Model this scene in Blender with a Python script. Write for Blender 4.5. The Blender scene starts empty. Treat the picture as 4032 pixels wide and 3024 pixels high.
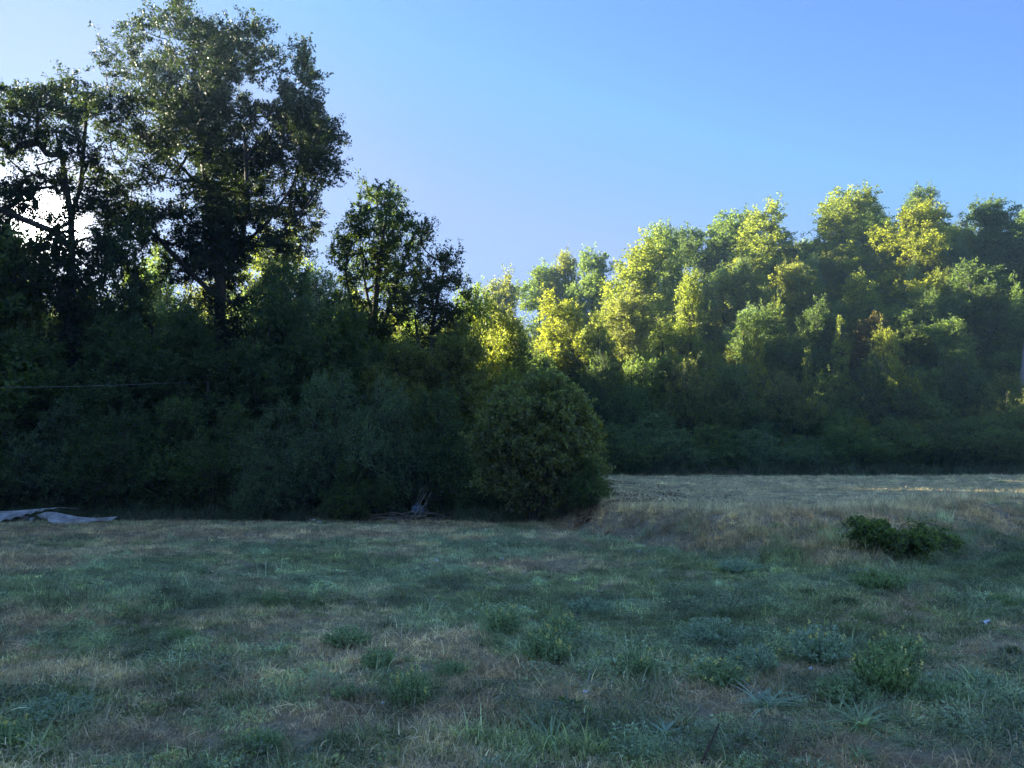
import bpy, math
import numpy as np
from mathutils import Vector
R = math.radians
scene = bpy.context.scene
C = scene.collection

# ------------------------------------------------------------------ camera, sky, sun, exposure
CAM = np.array([0.0, 0.0, 1.6]); F = 768.0; PITCH = math.atan(81 / 768.0)
cd = bpy.data.cameras.new('camera'); cd.sensor_width = 36; cd.lens = 27.0
cd.clip_start = 0.05; cd.clip_end = 3000
cam = bpy.data.objects.new('camera', cd); C.objects.link(cam)
cam.location = CAM; cam.rotation_euler = (math.pi / 2 + PITCH, 0, 0)
scene.camera = cam

_f = np.array([0, math.cos(PITCH), math.sin(PITCH)]); _u = np.array([0, -math.sin(PITCH), math.cos(PITCH)])
def ray(px, py):
    return np.array([(px - 512) / F, 0, 0]) + _u * (384 - py) / F + _f
def P(px, py, d):
    r = ray(px, py); return CAM + r * (d / r[1])
SUN = ray(43, 227); SUN /= np.linalg.norm(SUN)
LAMP_TURN = math.radians(34)     # the lamp stands a little further left than the disc
sun_el = math.asin(SUN[2]); sun_az = math.atan2(SUN[0], SUN[1])      # azimuth clockwise from +Y

SKY_STRENGTH, SUN_STRENGTH, EXPOSURE = 0.0505, 4.4, 2.9
w = bpy.data.worlds.new('World'); scene.world = w; w.use_nodes = True
nt = w.node_tree; nt.nodes.clear()
N_ = nt.nodes.new; L_ = nt.links.new
sky = N_('ShaderNodeTexSky'); sky.sky_type = 'NISHITA'; sky.sun_disc = False
sky.sun_elevation = sun_el; sky.sun_rotation = sun_az
sky.air_density = 1.0; sky.dust_density = 0.08; sky.ozone_density = 3.0; sky.altitude = 200
tint = N_('ShaderNodeMix'); tint.data_type = 'RGBA'; tint.blend_type = 'MULTIPLY'; tint.inputs[0].default_value = 1
tint.inputs[7].default_value = (0.57, 0.645, 0.86, 1)
L_(sky.outputs[0], tint.inputs[6])
# the sky overhead stays as bright as it is at the top of the view
floor = N_('ShaderNodeMix'); floor.data_type = 'RGBA'; floor.blend_type = 'LIGHTEN'; floor.inputs[0].default_value = 1
floor.inputs[7].default_value = (0.46, .93, 2.2, 1); L_(tint.outputs[2], floor.inputs[6])
cap = N_('ShaderNodeMix'); cap.data_type = 'RGBA'; cap.blend_type = 'DARKEN'; cap.inputs[0].default_value = 1
cap.inputs[7].default_value = (1.05, 1.5, 2.7, 1); L_(floor.outputs[2], cap.inputs[6])
# the bright air right round the sun
tc = N_('ShaderNodeTexCoord'); dot = N_('ShaderNodeVectorMath'); dot.operation = 'DOT_PRODUCT'
dot.inputs[1].default_value = tuple(SUN)
nrm = N_('ShaderNodeVectorMath'); nrm.operation = 'NORMALIZE'
L_(tc.outputs['Generated'], nrm.inputs[0]); L_(nrm.outputs[0], dot.inputs[0])
mx = N_('ShaderNodeMath'); mx.operation = 'MAXIMUM'; mx.inputs[1].default_value = 0; L_(dot.outputs['Value'], mx.inputs[0])
def lobe(power, gain):
    a = N_('ShaderNodeMath'); a.operation = 'POWER'; a.inputs[1].default_value = power; L_(mx.outputs[0], a.inputs[0])
    b = N_('ShaderNodeMath'); b.operation = 'MULTIPLY'; b.inputs[1].default_value = gain; L_(a.outputs[0], b.inputs[0]); return b
l1 = lobe(7000, 1500.0); l2 = lobe(420, 5.0); l3 = lobe(26, .55)
ad = N_('ShaderNodeMath'); L_(l1.outputs[0], ad.inputs[0]); L_(l2.outputs[0], ad.inputs[1])
ad2 = N_('ShaderNodeMath'); L_(ad.outputs[0], ad2.inputs[0]); L_(l3.outputs[0], ad2.inputs[1])
gl = N_('ShaderNodeMix'); gl.data_type = 'RGBA'; gl.blend_type = 'MULTIPLY'; gl.inputs[0].default_value = 1
gl.inputs[7].default_value = (1.0, 0.97, 0.92, 1); L_(ad2.outputs[0], gl.inputs[6])
sm = N_('ShaderNodeMix'); sm.data_type = 'RGBA'; sm.blend_type = 'ADD'; sm.inputs[0].default_value = 1
L_(cap.outputs[2], sm.inputs[6]); L_(gl.outputs[2], sm.inputs[7])
bg = N_('ShaderNodeBackground'); bg.inputs[1].default_value = SKY_STRENGTH
L_(sm.outputs[2], bg.inputs[0]); wo = N_('ShaderNodeOutputWorld'); L_(bg.outputs[0], wo.inputs[0])

sl = bpy.data.lights.new('sun', 'SUN'); sl.energy = SUN_STRENGTH; sl.angle = R(0.53); sl.color = (1.0, 0.90, 0.68)
so = bpy.data.objects.new('sun', sl); C.objects.link(so)
_c, _s = math.cos(LAMP_TURN), math.sin(LAMP_TURN); LAMP = (SUN[0] * _c - SUN[1] * _s, SUN[0] * _s + SUN[1] * _c, SUN[2] + .008)
so.rotation_euler = Vector((-LAMP[0], -LAMP[1], -LAMP[2])).to_track_quat('-Z', 'Y').to_euler()
so.location = (-40, 60, 60)
vs = scene.view_settings; vs.view_transform = 'Standard'; vs.look = 'None'; vs.exposure = EXPOSURE; vs.gamma = 1.0
vs.use_curve_mapping = False
cy = scene.cycles
cy.max_bounces = 8; cy.diffuse_bounces = 6; cy.transmission_bounces = 6; cy.glossy_bounces = 1; cy.volume_bounces = 1
cy.caustics_reflective = False; cy.caustics_refractive = False
cy.sample_clamp_indirect = 4.0; cy.sample_clamp_direct = 3.0

# ------------------------------------------------------------------ small tools
def rs(seed): return np.random.RandomState(seed)
def hash2(ix, iy, seed):
    n = (ix * 374761393 + iy * 668265263 + seed * 974634777) & 0xFFFFFFFF
    n = ((n ^ (n >> 13)) * 1274126177) & 0xFFFFFFFF
    return ((n ^ (n >> 16)) & 0xFFFF) / 65535.0
def vnoise(x, y, s, seed=0):
    x = np.asarray(x, float) / s; y = np.asarray(y, float) / s
    ix = np.floor(x).astype(np.int64); iy = np.floor(y).astype(np.int64)
    fx = x - ix; fy = y - iy; fx = fx * fx * (3 - 2 * fx); fy = fy * fy * (3 - 2 * fy)
    a = hash2(ix, iy, seed); b = hash2(ix + 1, iy, seed); c = hash2(ix, iy + 1, seed); d = hash2(ix + 1, iy + 1, seed)
    return (a * (1 - fx) + b * fx) * (1 - fy) + (c * (1 - fx) + d * fx) * fy
def fbm(x, y, s, seed=0, o=3):
    t = 0; a = .5; n = 0
    for k in range(o):
        t = t + a * vnoise(x, y, s / 2 ** k, seed + k * 7); n += a; a *= .55
    return t / n
def sstep(a, b, v):
    t = np.clip((np.asarray(v, float) - a) / (b - a), 0, 1); return t * t * (3 - 2 * t)

def new_obj(name, me, mat=None, parent=None, **props):
    o = bpy.data.objects.new(name, me)
    if me is not None and mat is not None and not me.materials: me.materials.append(mat)
    C.objects.link(o)
    if parent is not None: o.parent = parent
    for k, v in props.items(): o[k] = v
    return o
def thing(name, label, cat, loc=(0, 0, 0), rz=0.0, scale=(1, 1, 1), group=None):
    o = bpy.data.objects.new(name, None); C.objects.link(o); o.location = loc; o.rotation_euler = (0, 0, rz)
    o.scale = scale; o.empty_display_size = .3
    o['label'] = label; o['category'] = cat
    if group: o['group'] = group
    return o
def raw_mesh(name, V, Fc, mat=None, smooth=False, tint=None):
    """V (n,3), Fc (m,k) all faces with k corners"""
    me = bpy.data.meshes.new(name); V = np.ascontiguousarray(V, np.float32); Fc = np.ascontiguousarray(Fc, np.int32)
    me.vertices.add(len(V)); me.vertices.foreach_set('co', V.ravel())
    m, k = Fc.shape
    me.loops.add(m * k); me.loops.foreach_set('vertex_index', Fc.ravel())
    me.polygons.add(m); me.polygons.foreach_set('loop_start', np.arange(0, m * k, k, dtype=np.int32))
    me.polygons.foreach_set('loop_total', np.full(m, k, np.int32))
    if smooth: me.polygons.foreach_set('use_smooth', np.ones(m, bool))
    me.update(calc_edges=True)
    if tint is not None:
        a = me.attributes.new('tint', 'FLOAT', 'FACE'); a.data.foreach_set('value', np.ascontiguousarray(tint, np.float32))
    if mat: me.materials.append(mat)
    return me
def unit(v): return v / np.maximum(np.linalg.norm(v, axis=-1, keepdims=True), 1e-9)

def leaf_quads(pos, axis, size, r, wid=.55, fold=.18):
    """one folded kite per leaf"""
    n = len(pos); axis = unit(axis); up = r.normal(size=(n, 3)) * .9 + np.array([0, 0, .8])
    side = unit(np.cross(axis, up)); nor = np.cross(side, axis)
    s = size[:, None]
    a = pos; b = pos + axis * s * .45 + side * s * wid * .5 + nor * s * fold
    c = pos + axis * s; d = pos + axis * s * .45 - side * s * wid * .5 + nor * s * fold * .6
    V = np.stack([a, b, c, d], 1).reshape(-1, 3)
    Fc = np.arange(n * 4).reshape(n, 4)
    return V, Fc

# ------------------------------------------------------------------ materials
def mat_new(name):
    m = bpy.data.materials.new(name); m.use_nodes = True; m.node_tree.nodes.clear(); return m, m.node_tree
def leaf_mat(name, trans=.5, tcol=(1.0, .95, .28), rough=.55, spec=.35, var=.5, inst=False, alt=None, altamt=0.0, trgain=3.2):
    """object colour = leaf colour; tint attribute varies it leaf by leaf; alt = colour of odd leaves"""
    m, t = mat_new(name); n = t.nodes.new; l = t.links.new
    if inst:
        oc = n('ShaderNodeAttribute'); oc.attribute_type = 'INSTANCER'; oc.attribute_name = 'col'; col = oc.outputs['Color']
    else:
        oi = n('ShaderNodeObjectInfo'); col = oi.outputs['Color']
    at = n('ShaderNodeAttribute'); at.attribute_name = 'tint'
    mr = n('ShaderNodeMapRange'); mr.inputs[3].default_value = 1 - var; mr.inputs[4].default_value = 1 + var; l(at.outputs['Fac'], mr.inputs[0])
    v = n('ShaderNodeVectorMath'); v.operation = 'SCALE'; l(col, v.inputs[0]); l(mr.outputs[0], v.inputs['Scale'])
    base = v.outputs[0]
    if alt:
        cmp = n('ShaderNodeMath'); cmp.operation = 'GREATER_THAN'; cmp.inputs[1].default_value = 1 - altamt; l(at.outputs['Fac'], cmp.inputs[0])
        mm = n('ShaderNodeMix'); mm.data_type = 'RGBA'; l(cmp.outputs[0], mm.inputs[0]); l(base, mm.inputs[6]); mm.inputs[7].default_value = (*alt, 1); base = mm.outputs[2]
    p = n('ShaderNodeBsdfPrincipled'); p.inputs['Roughness'].default_value = rough; p.inputs['Specular IOR Level'].default_value = spec
    l(base, p.inputs['Base Color'])
    tr = n('ShaderNodeBsdfTranslucent'); tv = n('ShaderNodeVectorMath'); tv.operation = 'MULTIPLY'
    tv.inputs[1].default_value = tuple(c * trgain for c in tcol); l(base, tv.inputs[0]); l(tv.outputs[0], tr.inputs[0])
    mix = n('ShaderNodeMixShader'); mix.inputs[0].default_value = trans; l(p.outputs[0], mix.inputs[1]); l(tr.outputs[0], mix.inputs[2])
    o = n('ShaderNodeOutputMaterial'); l(mix.outputs[0], o.inputs[0]); return m
def bark_mat(name, c1, c2, scale=6, bump=.5):
    m, t = mat_new(name); n = t.nodes.new; l = t.links.new
    tc = n('ShaderNodeTexCoord'); mp = n('ShaderNodeMapping'); mp.inputs['Scale'].default_value = (1, 1, .18); l(tc.outputs['Object'], mp.inputs[0])
    nz = n('ShaderNodeTexNoise'); nz.inputs['Scale'].default_value = scale; nz.inputs['Detail'].default_value = 6; l(mp.outputs[0], nz.inputs[0])
    cr = n('ShaderNodeValToRGB'); cr.color_ramp.elements[0].color = (*c1, 1); cr.color_ramp.elements[1].color = (*c2, 1)
    cr.color_ramp.elements[0].position = .35; cr.color_ramp.elements[1].position = .65; l(nz.outputs[0], cr.inputs[0])
    p = n('ShaderNodeBsdfPrincipled'); p.inputs['Roughness'].default_value = .9; l(cr.outputs[0], p.inputs['Base Color'])
    b = n('ShaderNodeBump'); b.inputs['Strength'].default_value = bump; b.inputs['Distance'].default_value = .03; l(nz.outputs[0], b.inputs['Height']); l(b.outputs[0], p.inputs['Normal'])
    o = n('ShaderNodeOutputMaterial'); l(p.outputs[0], o.inputs[0]); return m
M_LEAF = leaf_mat('leaf')
M_LEAF_HAZEL = leaf_mat('hazel leaf', alt=(.16, .15, .03), altamt=.10)
M_LEAF_WEED = leaf_mat('weed leaf', trans=.4, trgain=2.2, tcol=(1, 1, .6))
M_LEAF_OAK = leaf_mat('oak leaf', trans=.38, trgain=1.8, tcol=(.9, 1.0, .35))
M_TURF = leaf_mat('turf blade', tcol=(1, 1, .62), trans=.3, inst=True, trgain=2.2, spec=.5, rough=.5)
M_WOOD_STUFF = leaf_mat('undergrowth leaf', inst=True)
M_BARK = bark_mat('bark', (.035, .03, .024), (.075, .065, .05))
M_BARK_PALE = bark_mat('pale bark', (.13, .12, .10), (.24, .22, .19))
M_TWIG = bark_mat('twig', (.07, .055, .04), (.12, .10, .08), scale=20)
M_DRY = bark_mat('dry stem', (.20, .17, .12), (.34, .30, .22), scale=20)

# ------------------------------------------------------------------ terrain
BX = np.array([-60, -1.5, 0.6, 2.0, 3.2, 4.5, 6.2, 8.5, 12, 20, 60.]); BY = np.array([26, 25, 21, 18.6, 15.2, 12.9, 12.9, 14.6, 17.6, 23, 40.])
def tz(x, y):
    x = np.asarray(x, float); y = np.asarray(y, float)
    yb = np.interp(x, BX, BY)
    m = sstep(.4, 2.8, x)
    z = .62 * sstep(yb + .1, yb + 3.2, y) * m - .22 * np.exp(-((y - yb) / .8) ** 2) * m
    z = z + .36 * sstep(yb + 3, 50, y) * m
    f = np.clip(.46 + x * .0175, .05, 1.25)
    z = z + 17.5 * sstep(48, 92, y) * f * 1.0
    z = z - 6 * sstep(120, 240, y)
    z = z + (fbm(x, y, 3.0, 3) - .5) * .14 + (fbm(x, y, .8, 9) - .5) * .05 * (y < 60)
    return z
def gpt(px, py):
    """ground point seen at a pixel (march along the ray)"""
    r = ray(px, py); r = r / r[1]
    ys = np.linspace(3, 120, 4000); pts = CAM + r * ys[:, None]
    k = np.argmax(pts[:, 2] <= tz(pts[:, 0], pts[:, 1])); return pts[k]
def proj(x, y, z):
    d = np.stack([x - CAM[0], y - CAM[1], z - CAM[2]], -1); f = d @ _f
    return 512 + F * d[..., 0] / f, 384 - F * (d @ _u) / f

GREEN = [(150, 590, 120, 30), (300, 560, 90, 22), (400, 585, 110, 32), (500, 552, 80, 10), (520, 600, 130, 32), (690, 600, 140, 38), (620, 640, 140, 28),
         (110, 640, 100, 14), (60, 700, 60, 16), (560, 650, 70, 16), (720, 650, 70, 30), (860, 640, 120, 30), (860, 575, 120, 22), (980, 555, 90, 22), (1000, 600, 60, 30),
         (870, 700, 110, 26), (700, 740, 130, 24), (400, 690, 40, 24), (260, 745, 30, 18), (560, 745, 90, 18), (960, 740, 80, 30), (190, 660, 40, 14), (20, 745, 40, 20), (770, 560, 40, 12)]
BROWN = [(150, 535, 170, 10), (60, 560, 60, 10), (20, 620, 30, 10), (90, 680, 70, 12), (150, 740, 90, 18), (330, 650, 40, 14), (340, 720, 60, 18), (470, 640, 20, 10), (470, 715, 60, 14),
         (590, 695, 40, 10), (800, 670, 40, 10), (950, 590, 50, 8), (640, 515, 60, 12), (760, 500, 200, 20), (700, 545, 60, 8), (330, 533, 120, 6), (460, 525, 60, 6), (900, 760, 60, 10), (990, 650, 40, 14), (700, 690, 40, 8), (780, 620, 40, 8), (900, 620, 50, 7)]
def greenness(x, y):
    z = tz(x, y); px, py = proj(x, y, z); g = np.zeros_like(px) + .40
    wob = (fbm(x, y, 1.2, 21) - .5) * 1.6
    for (a, b, c, d) in GREEN:
        q = ((px - a) / c) ** 2 + ((py - b) / d) ** 2; g = g + .42 * np.clip(1.25 - q + wob, 0, 1)
    for (a, b, c, d) in BROWN:
        q = ((px - a) / c) ** 2 + ((py - b) / d) ** 2; g = g - .38 * np.clip(1.25 - q + wob, 0, 1)
    g = g + (fbm(x, y, .9, 33, 4) - .5) * 1.3
    yb = np.interp(x, BX, BY); dy = y - yb
    g = g + .55 * np.exp(-((dy + 1.6) / 1.6) ** 2) * (x > 1.5) - .22 * sstep(0, .6, dy) * (x > .5)
    return np.clip(g, 0, 1)

def build_ground():
    nx, ny = 420, 420
    u = np.linspace(-1, 1, nx); xs = np.sinh(u * 4.6) / math.sinh(4.6) * 420
    v = np.linspace(0, 1, ny); ys = -30 + 34 * np.clip(v / .06, 0, 1)
    vv = np.clip((v - .06) / .94, 0, 1); ys = ys + np.sinh(vv * 4.2) / math.sinh(4.2) * 600
    X, Y = np.meshgrid(xs, ys); Z = tz(X, Y)
    V = np.stack([X, Y, Z], -1).reshape(-1, 3); i = np.arange(nx * ny).reshape(ny, nx)
    Fc = np.stack([i[:-1, :-1], i[:-1, 1:], i[1:, 1:], i[1:, :-1]], -1).reshape(-1, 4)
    m, t = mat_new('meadow ground'); n = t.nodes.new; l = t.links.new
    at = n('ShaderNodeAttribute'); at.attribute_name = 'green'
    tc = n('ShaderNodeTexCoord')
    nz = n('ShaderNodeTexNoise'); nz.inputs['Scale'].default_value = 9; nz.inputs['Detail'].default_value = 8; nz.inputs['Roughness'].default_value = .7; l(tc.outputs['Object'], nz.inputs[0])
    cr = n('ShaderNodeValToRGB'); e = cr.color_ramp.elements
    e[0].position = .36; e[0].color = (.15, .12, .095, 1); e[1].position = .66; e[1].color = (.50, .41, .26, 1); l(nz.outputs[0], cr.inputs[0])
    mm = n('ShaderNodeMix'); mm.data_type = 'RGBA'; l(at.outputs['Fac'], mm.inputs[0]); l(cr.outputs[0], mm.inputs[6]); mm.inputs[7].default_value = (.24, .25, .14, 1)
    p = n('ShaderNodeBsdfPrincipled'); p.inputs['Roughness'].default_value = .95; p.inputs['Specular IOR Level'].default_value = .1; l(mm.outputs[2], p.inputs['Base Color'])
    b = n('ShaderNodeBump'); b.inputs['Distance'].default_value = .04; l(nz.outputs[0], b.inputs['Height']); l(b.outputs[0], p.inputs['Normal'])
    o = n('ShaderNodeOutputMaterial'); l(p.outputs[0], o.inputs[0])
    me = raw_mesh('ground', V, Fc, m, True)
    a = me.attributes.new('green', 'FLOAT', 'POINT'); a.data.foreach_set('value', greenness(V[:, 0], V[:, 1]).astype(np.float32))
    new_obj('ground', me, kind='structure')
build_ground()

# ------------------------------------------------------------------ instanced "stuff" (turf, undergrowth)
def scatter(name, label, pieces, pos, rot, scl, idx, col, cat):
    coll = bpy.data.collections.new(name + ' pieces')
    for k, me in enumerate(pieces):
        coll.objects.link(bpy.data.objects.new('%s_piece_%02d' % (name, k), me))
    me = bpy.data.meshes.new(name); me.vertices.add(len(pos)); me.vertices.foreach_set('co', np.ascontiguousarray(pos, np.float32).ravel())
    def att(nm, ty, arr, key):
        a = me.attributes.new(nm, ty, 'POINT'); a.data.foreach_set(key, np.ascontiguousarray(arr).ravel())
    att('rot', 'FLOAT_VECTOR', rot.astype(np.float32), 'vector'); att('scl', 'FLOAT_VECTOR', scl.astype(np.float32), 'vector')
    att('idx', 'INT', idx.astype(np.int32), 'value')
    att('col', 'FLOAT_COLOR', np.concatenate([col, np.ones((len(col), 1))], 1).astype(np.float32), 'color')
    o = new_obj(name, me, kind='stuff', label=label, category=cat)
    g = bpy.data.node_groups.new(name, 'GeometryNodeTree')
    g.interface.new_socket('Geometry', in_out='INPUT', socket_type='NodeSocketGeometry'); g.interface.new_socket('Geometry', in_out='OUTPUT', socket_type='NodeSocketGeometry')
    n = g.nodes.new; l = g.links.new; gi = n('NodeGroupInput'); go = n('NodeGroupOutput'); ip = n('GeometryNodeInstanceOnPoints'); ci = n('GeometryNodeCollectionInfo')
    ci.inputs[0].default_value = coll; ci.inputs[1].default_value = True; ci.inputs[2].default_value = True
    def na(nm, ty):
        q = n('GeometryNodeInputNamedAttribute'); q.data_type = ty; q.inputs[0].default_value = nm; return q.outputs[0]
    l(gi.outputs[0], ip.inputs['Points']); l(ci.outputs[0], ip.inputs['Instance']); ip.inputs['Pick Instance'].default_value = True
    l(na('idx', 'INT'), ip.inputs['Instance Index']); l(na('rot', 'FLOAT_VECTOR'), ip.inputs['Rotation']); l(na('scl', 'FLOAT_VECTOR'), ip.inputs['Scale'])
    l(ip.outputs[0], go.inputs[0])
    md = o.modifiers.new('scatter', 'NODES'); md.node_group = g
    return o

def blades(n, r, h, hv, w, spread, lean, flat=0.0, segs=3):
    """curved tapering grass blades, returns V, F(quads+tips as quads), tint"""
    base = np.c_[r.normal(size=(n, 2)) * spread, np.zeros(n)]
    az = r.uniform(0, 2 * math.pi, n); out = np.c_[np.cos(az), np.sin(az), np.zeros(n)]; side = np.c_[-np.sin(az), np.cos(az), np.zeros(n)]
    tw = r.uniform(-.9, .9, n)[:, None]; side = unit(side + out * tw)
    H = h * np.exp(r.normal(size=n) * hv); ln = np.abs(r.normal(size=n)) * lean + .15 * lean
    V = []; 
    for k in range(segs + 1):
        t = k / segs; ang = ln * t * 1.0 + flat
        # integrate a bending arc
        rr = H * (t - .18 * ln * t * t); zz = rr * np.cos(ln * t + flat); hh = rr * np.sin(ln * t + flat)
        c = base + out * hh[:, None] + np.c_[np.zeros((n, 2)), zz]
        ww = w * (1 - t ** 1.6) * .5 + .0006
        V += [c - side * ww, c + side * ww]
    V = np.stack(V, 1); nv = 2 * (segs + 1); off = (np.arange(n) * nv)[:, None]
    Fs = []
    for k in range(segs): Fs.append(off + np.array([2 * k, 2 * k + 1, 2 * k + 3, 2 * k + 2]))
    Fc = np.stack(Fs, 1).reshape(-1, 4); ti = np.repeat(r.uniform(0, 1, n), segs)
    return V.reshape(-1, 3), Fc, ti
def merge(parts):
    V = []; Fc = []; T = []; o = 0
    for (v, f, t) in parts:
        V.append(v); Fc.append(f + o); T.append(t); o += len(v)
    return np.concatenate(V), np.concatenate(Fc), np.concatenate(T)
def herb(n, r, rad, h, size, wid=.7):
    """low leafy herb: little leaves on a dome"""
    a = r.uniform(0, 2 * math.pi, n); q = np.sqrt(r.uniform(0, 1, n)) * rad
    z = h * (1 - (q / rad) ** 2) * r.uniform(.25, 1, n)
    pos = np.c_[q * np.cos(a), q * np.sin(a), z]
    ax = np.c_[np.cos(a), np.sin(a), np.zeros(n)] + r.normal(size=(n, 3)) * .7 + [0, 0, .5]
    V, Fc = leaf_quads(pos, ax, size * r.uniform(.6, 1.4, n), r, wid)
    return V, Fc, r.uniform(0, 1, n)
def build_turf():
    r = rs(5); pcs = []
    def pc(parts): V, Fc, T = merge(parts); pcs.append(raw_mesh('turf', V, Fc, M_TURF, False, T))
    for k in range(2): pc([blades(46, r, .07, .35, .004, .05, .9)])                       # 0,1 short green
    for k in range(2): pc([blades(40, r, .075, .4, .0035, .06, 1.5), blades(14, r, .10, .3, .004, .05, 1.1, .5)])   # 2,3 dry tangled
    for k in range(2): pc([herb(90, r, .09, .05, .018), blades(10, r, .08, .3, .003, .05, .8)])   # 4,5 herb
    pc([blades(30, r, .17, .3, .006, .035, 1.3)])                                          # 6 long green
    pc([blades(46, r, .22, .4, .005, .10, 1.5), blades(20, r, .26, .3, .004, .08, .8)])                                            # 7 tall straw
    pc([blades(22, r, .12, .3, .0045, .07, .6, 1.0)])                                      # 8 flattened straw
    pc([herb(260, r, .15, .13, .022, .45)])                                                # 9 little herb mound
    pc([herb(200, r, .11, .16, .020, .42), blades(12, r, .16, .3, .003, .05, .6)])           # 10 upright herb
    V1, F1, T1 = merge([blades(16, r, .05, .4, .005, .09, 2.2)]); pcs.append(raw_mesh('turf', V1, F1, M_TURF, False, T1))   # 11 matted thatch
    # points
    pts = []
    for (y0, y1, dens) in ((3.2, 6.5, 260), (6.5, 10, 170), (10, 15, 105), (15, 22, 62), (22, 32, 30), (32, 56, 14)):
        xm0, xm1 = -.75 * y1 - 1, .75 * y1 + 1; n = int((xm1 - xm0) * (y1 - y0) * dens)
        x = r.uniform(xm0, xm1, n); y = r.uniform(y0, y1, n); k = np.abs(x) < .72 * y + 1.0; pts.append(np.c_[x[k], y[k]])
    p = np.concatenate(pts); x, y = p.T
    keep = ~((x < 1.5) & (y > 25.5)) ; x = x[keep]; y = y[keep]; n = len(x)
    g = greenness(x, y); z = tz(x, y); u = r.uniform(0, 1, n); idx = np.zeros(n, int)
    yb = np.interp(x, BX, BY); bank = (x > .8) & (y > yb + .15) & (y < yb + 4.2); far = y > 20
    gp = np.clip(g * 1.15 - .06 + (u - .5) * .7, 0, 1) > .5
    v = r.uniform(0, 1, n); herbz = fbm(x, y, 1.6, 77) > .47
    idx = np.where(gp, np.where(herbz & (v < .75), 4 + (v * 1000).astype(int) % 2, np.where(v < .93, (v * 1000).astype(int) % 2, 6)), np.where(v < .2, 8, 2 + (v * 1000).astype(int) % 2))
    bk = bank & (r.uniform(0, 1, n) < .45 * sstep(.2, .5, fbm(x, y, 2, 91))); idx = np.where(bk, 7, idx); wd_ = gp & (y < 20) & (r.uniform(0, 1, n) < .20 * sstep(.42, .62, fbm(x, y, 1.3, 97))); idx = np.where(wd_, 9 + (v * 997).astype(int) % 2, idx); idx = np.where(~gp & (v > .2) & (v < .42), 11, idx)
    # colours
    gr = np.array([.28, .31, .14]); bl = np.array([.39, .44, .29]); st = np.array([.60, .52, .33]); yg = np.array([.14, .17, .05]); rd = np.array([.43, .32, .20])
    c = np.where(gp[:, None], gr + (bl - gr) * np.clip(fbm(x, y, 2.2, 51) * 1.9 - .45 + r.normal(size=n) * .12, 0, 1)[:, None], st + (rd - st) * np.clip(fbm(x, y, 1.5, 61) * 2.2 - .65 + r.normal(size=n) * .2, 0, 1)[:, None])
    up = sstep(2.2, 5, y - yb)[:, None] * (x > .5)[:, None]; c = np.where(gp[:, None], c, c + (np.array([.54, .48, .32]) - c) * up * .7)
    bb = np.exp(-((y - yb - 1.6) / 1.1) ** 2)[:, None] * (x > .5)[:, None]; c = np.where(gp[:, None], c, c + (np.array([.46, .32, .18]) - c) * bb * .55)
    c = np.where((idx >= 9)[:, None] & (idx < 11)[:, None], np.array([.26, .32, .21]), c)
    ymix = np.clip(fbm(x, y, 1.8, 71) * 3 - 1.7, 0, 1)[:, None] * gp[:, None]; c = c + (yg - c) * ymix * .8
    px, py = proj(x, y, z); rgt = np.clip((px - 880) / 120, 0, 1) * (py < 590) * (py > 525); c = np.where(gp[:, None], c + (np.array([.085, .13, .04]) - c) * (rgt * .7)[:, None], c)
    c = c * np.exp(r.normal(size=n) * .30)[:, None] * (.45 + 1.1 * fbm(x, y, .45, 15))[:, None]
    s = r.uniform(.55, 1.3, n) * (.45 + 1.1 * fbm(x, y, .7, 81)) * np.interp(y, [4, 12, 25, 50], [1, 1.1, 1.5, 2.2])
    s = np.where(idx == 7, r.uniform(.6, 1.15, n), s); s = np.where(far & (idx == 6), s * .7, s)
    sz = s * np.where(far & (idx != 7), .6, .72)
    rot = np.c_[r.normal(size=n) * .16, r.normal(size=n) * .16, r.uniform(0, 6.28, n)]
    scatter('meadow_grass', 'mown meadow turf of mixed green grass, low herbs and dry straw', pcs, np.c_[x, y, z - .006], rot, np.c_[s, s, sz], idx, c, 'grass')
build_turf()

# ------------------------------------------------------------------ trees
def tubes(segs, kmin=4):
    """segs: list of (p0, p1, r0, r1) arrays -> frustum mesh"""
    p0, p1, r0, r1 = segs; n = len(p0)
    if n == 0: return np.zeros((0, 3)), np.zeros((0, 4), int)
    K = kmin; d = unit(p1 - p0); a = np.where(np.abs(d[:, 2:3]) > .95, np.array([[1., 0, 0]]), np.array([[0, 0, 1.]]))
    s = unit(np.cross(d, a)); t = np.cross(s, d); ang = np.arange(K) * 2 * math.pi / K
    ring = s[:, None] * np.cos(ang)[None, :, None] + t[:, None] * np.sin(ang)[None, :, None]
    A = p0[:, None] + ring * r0[:, None, None]; B = p1[:, None] + ring * r1[:, None, None]
    V = np.concatenate([A, B], 1).reshape(-1, 3); off = (np.arange(n) * 2 * K)[:, None]
    k = np.arange(K); k2 = (k + 1) % K
    q = np.stack([k, k2, k2 + K, k + K], -1)
    Fc = (off[:, None] + q[None]).reshape(-1, 4)
    return V, Fc
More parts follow.
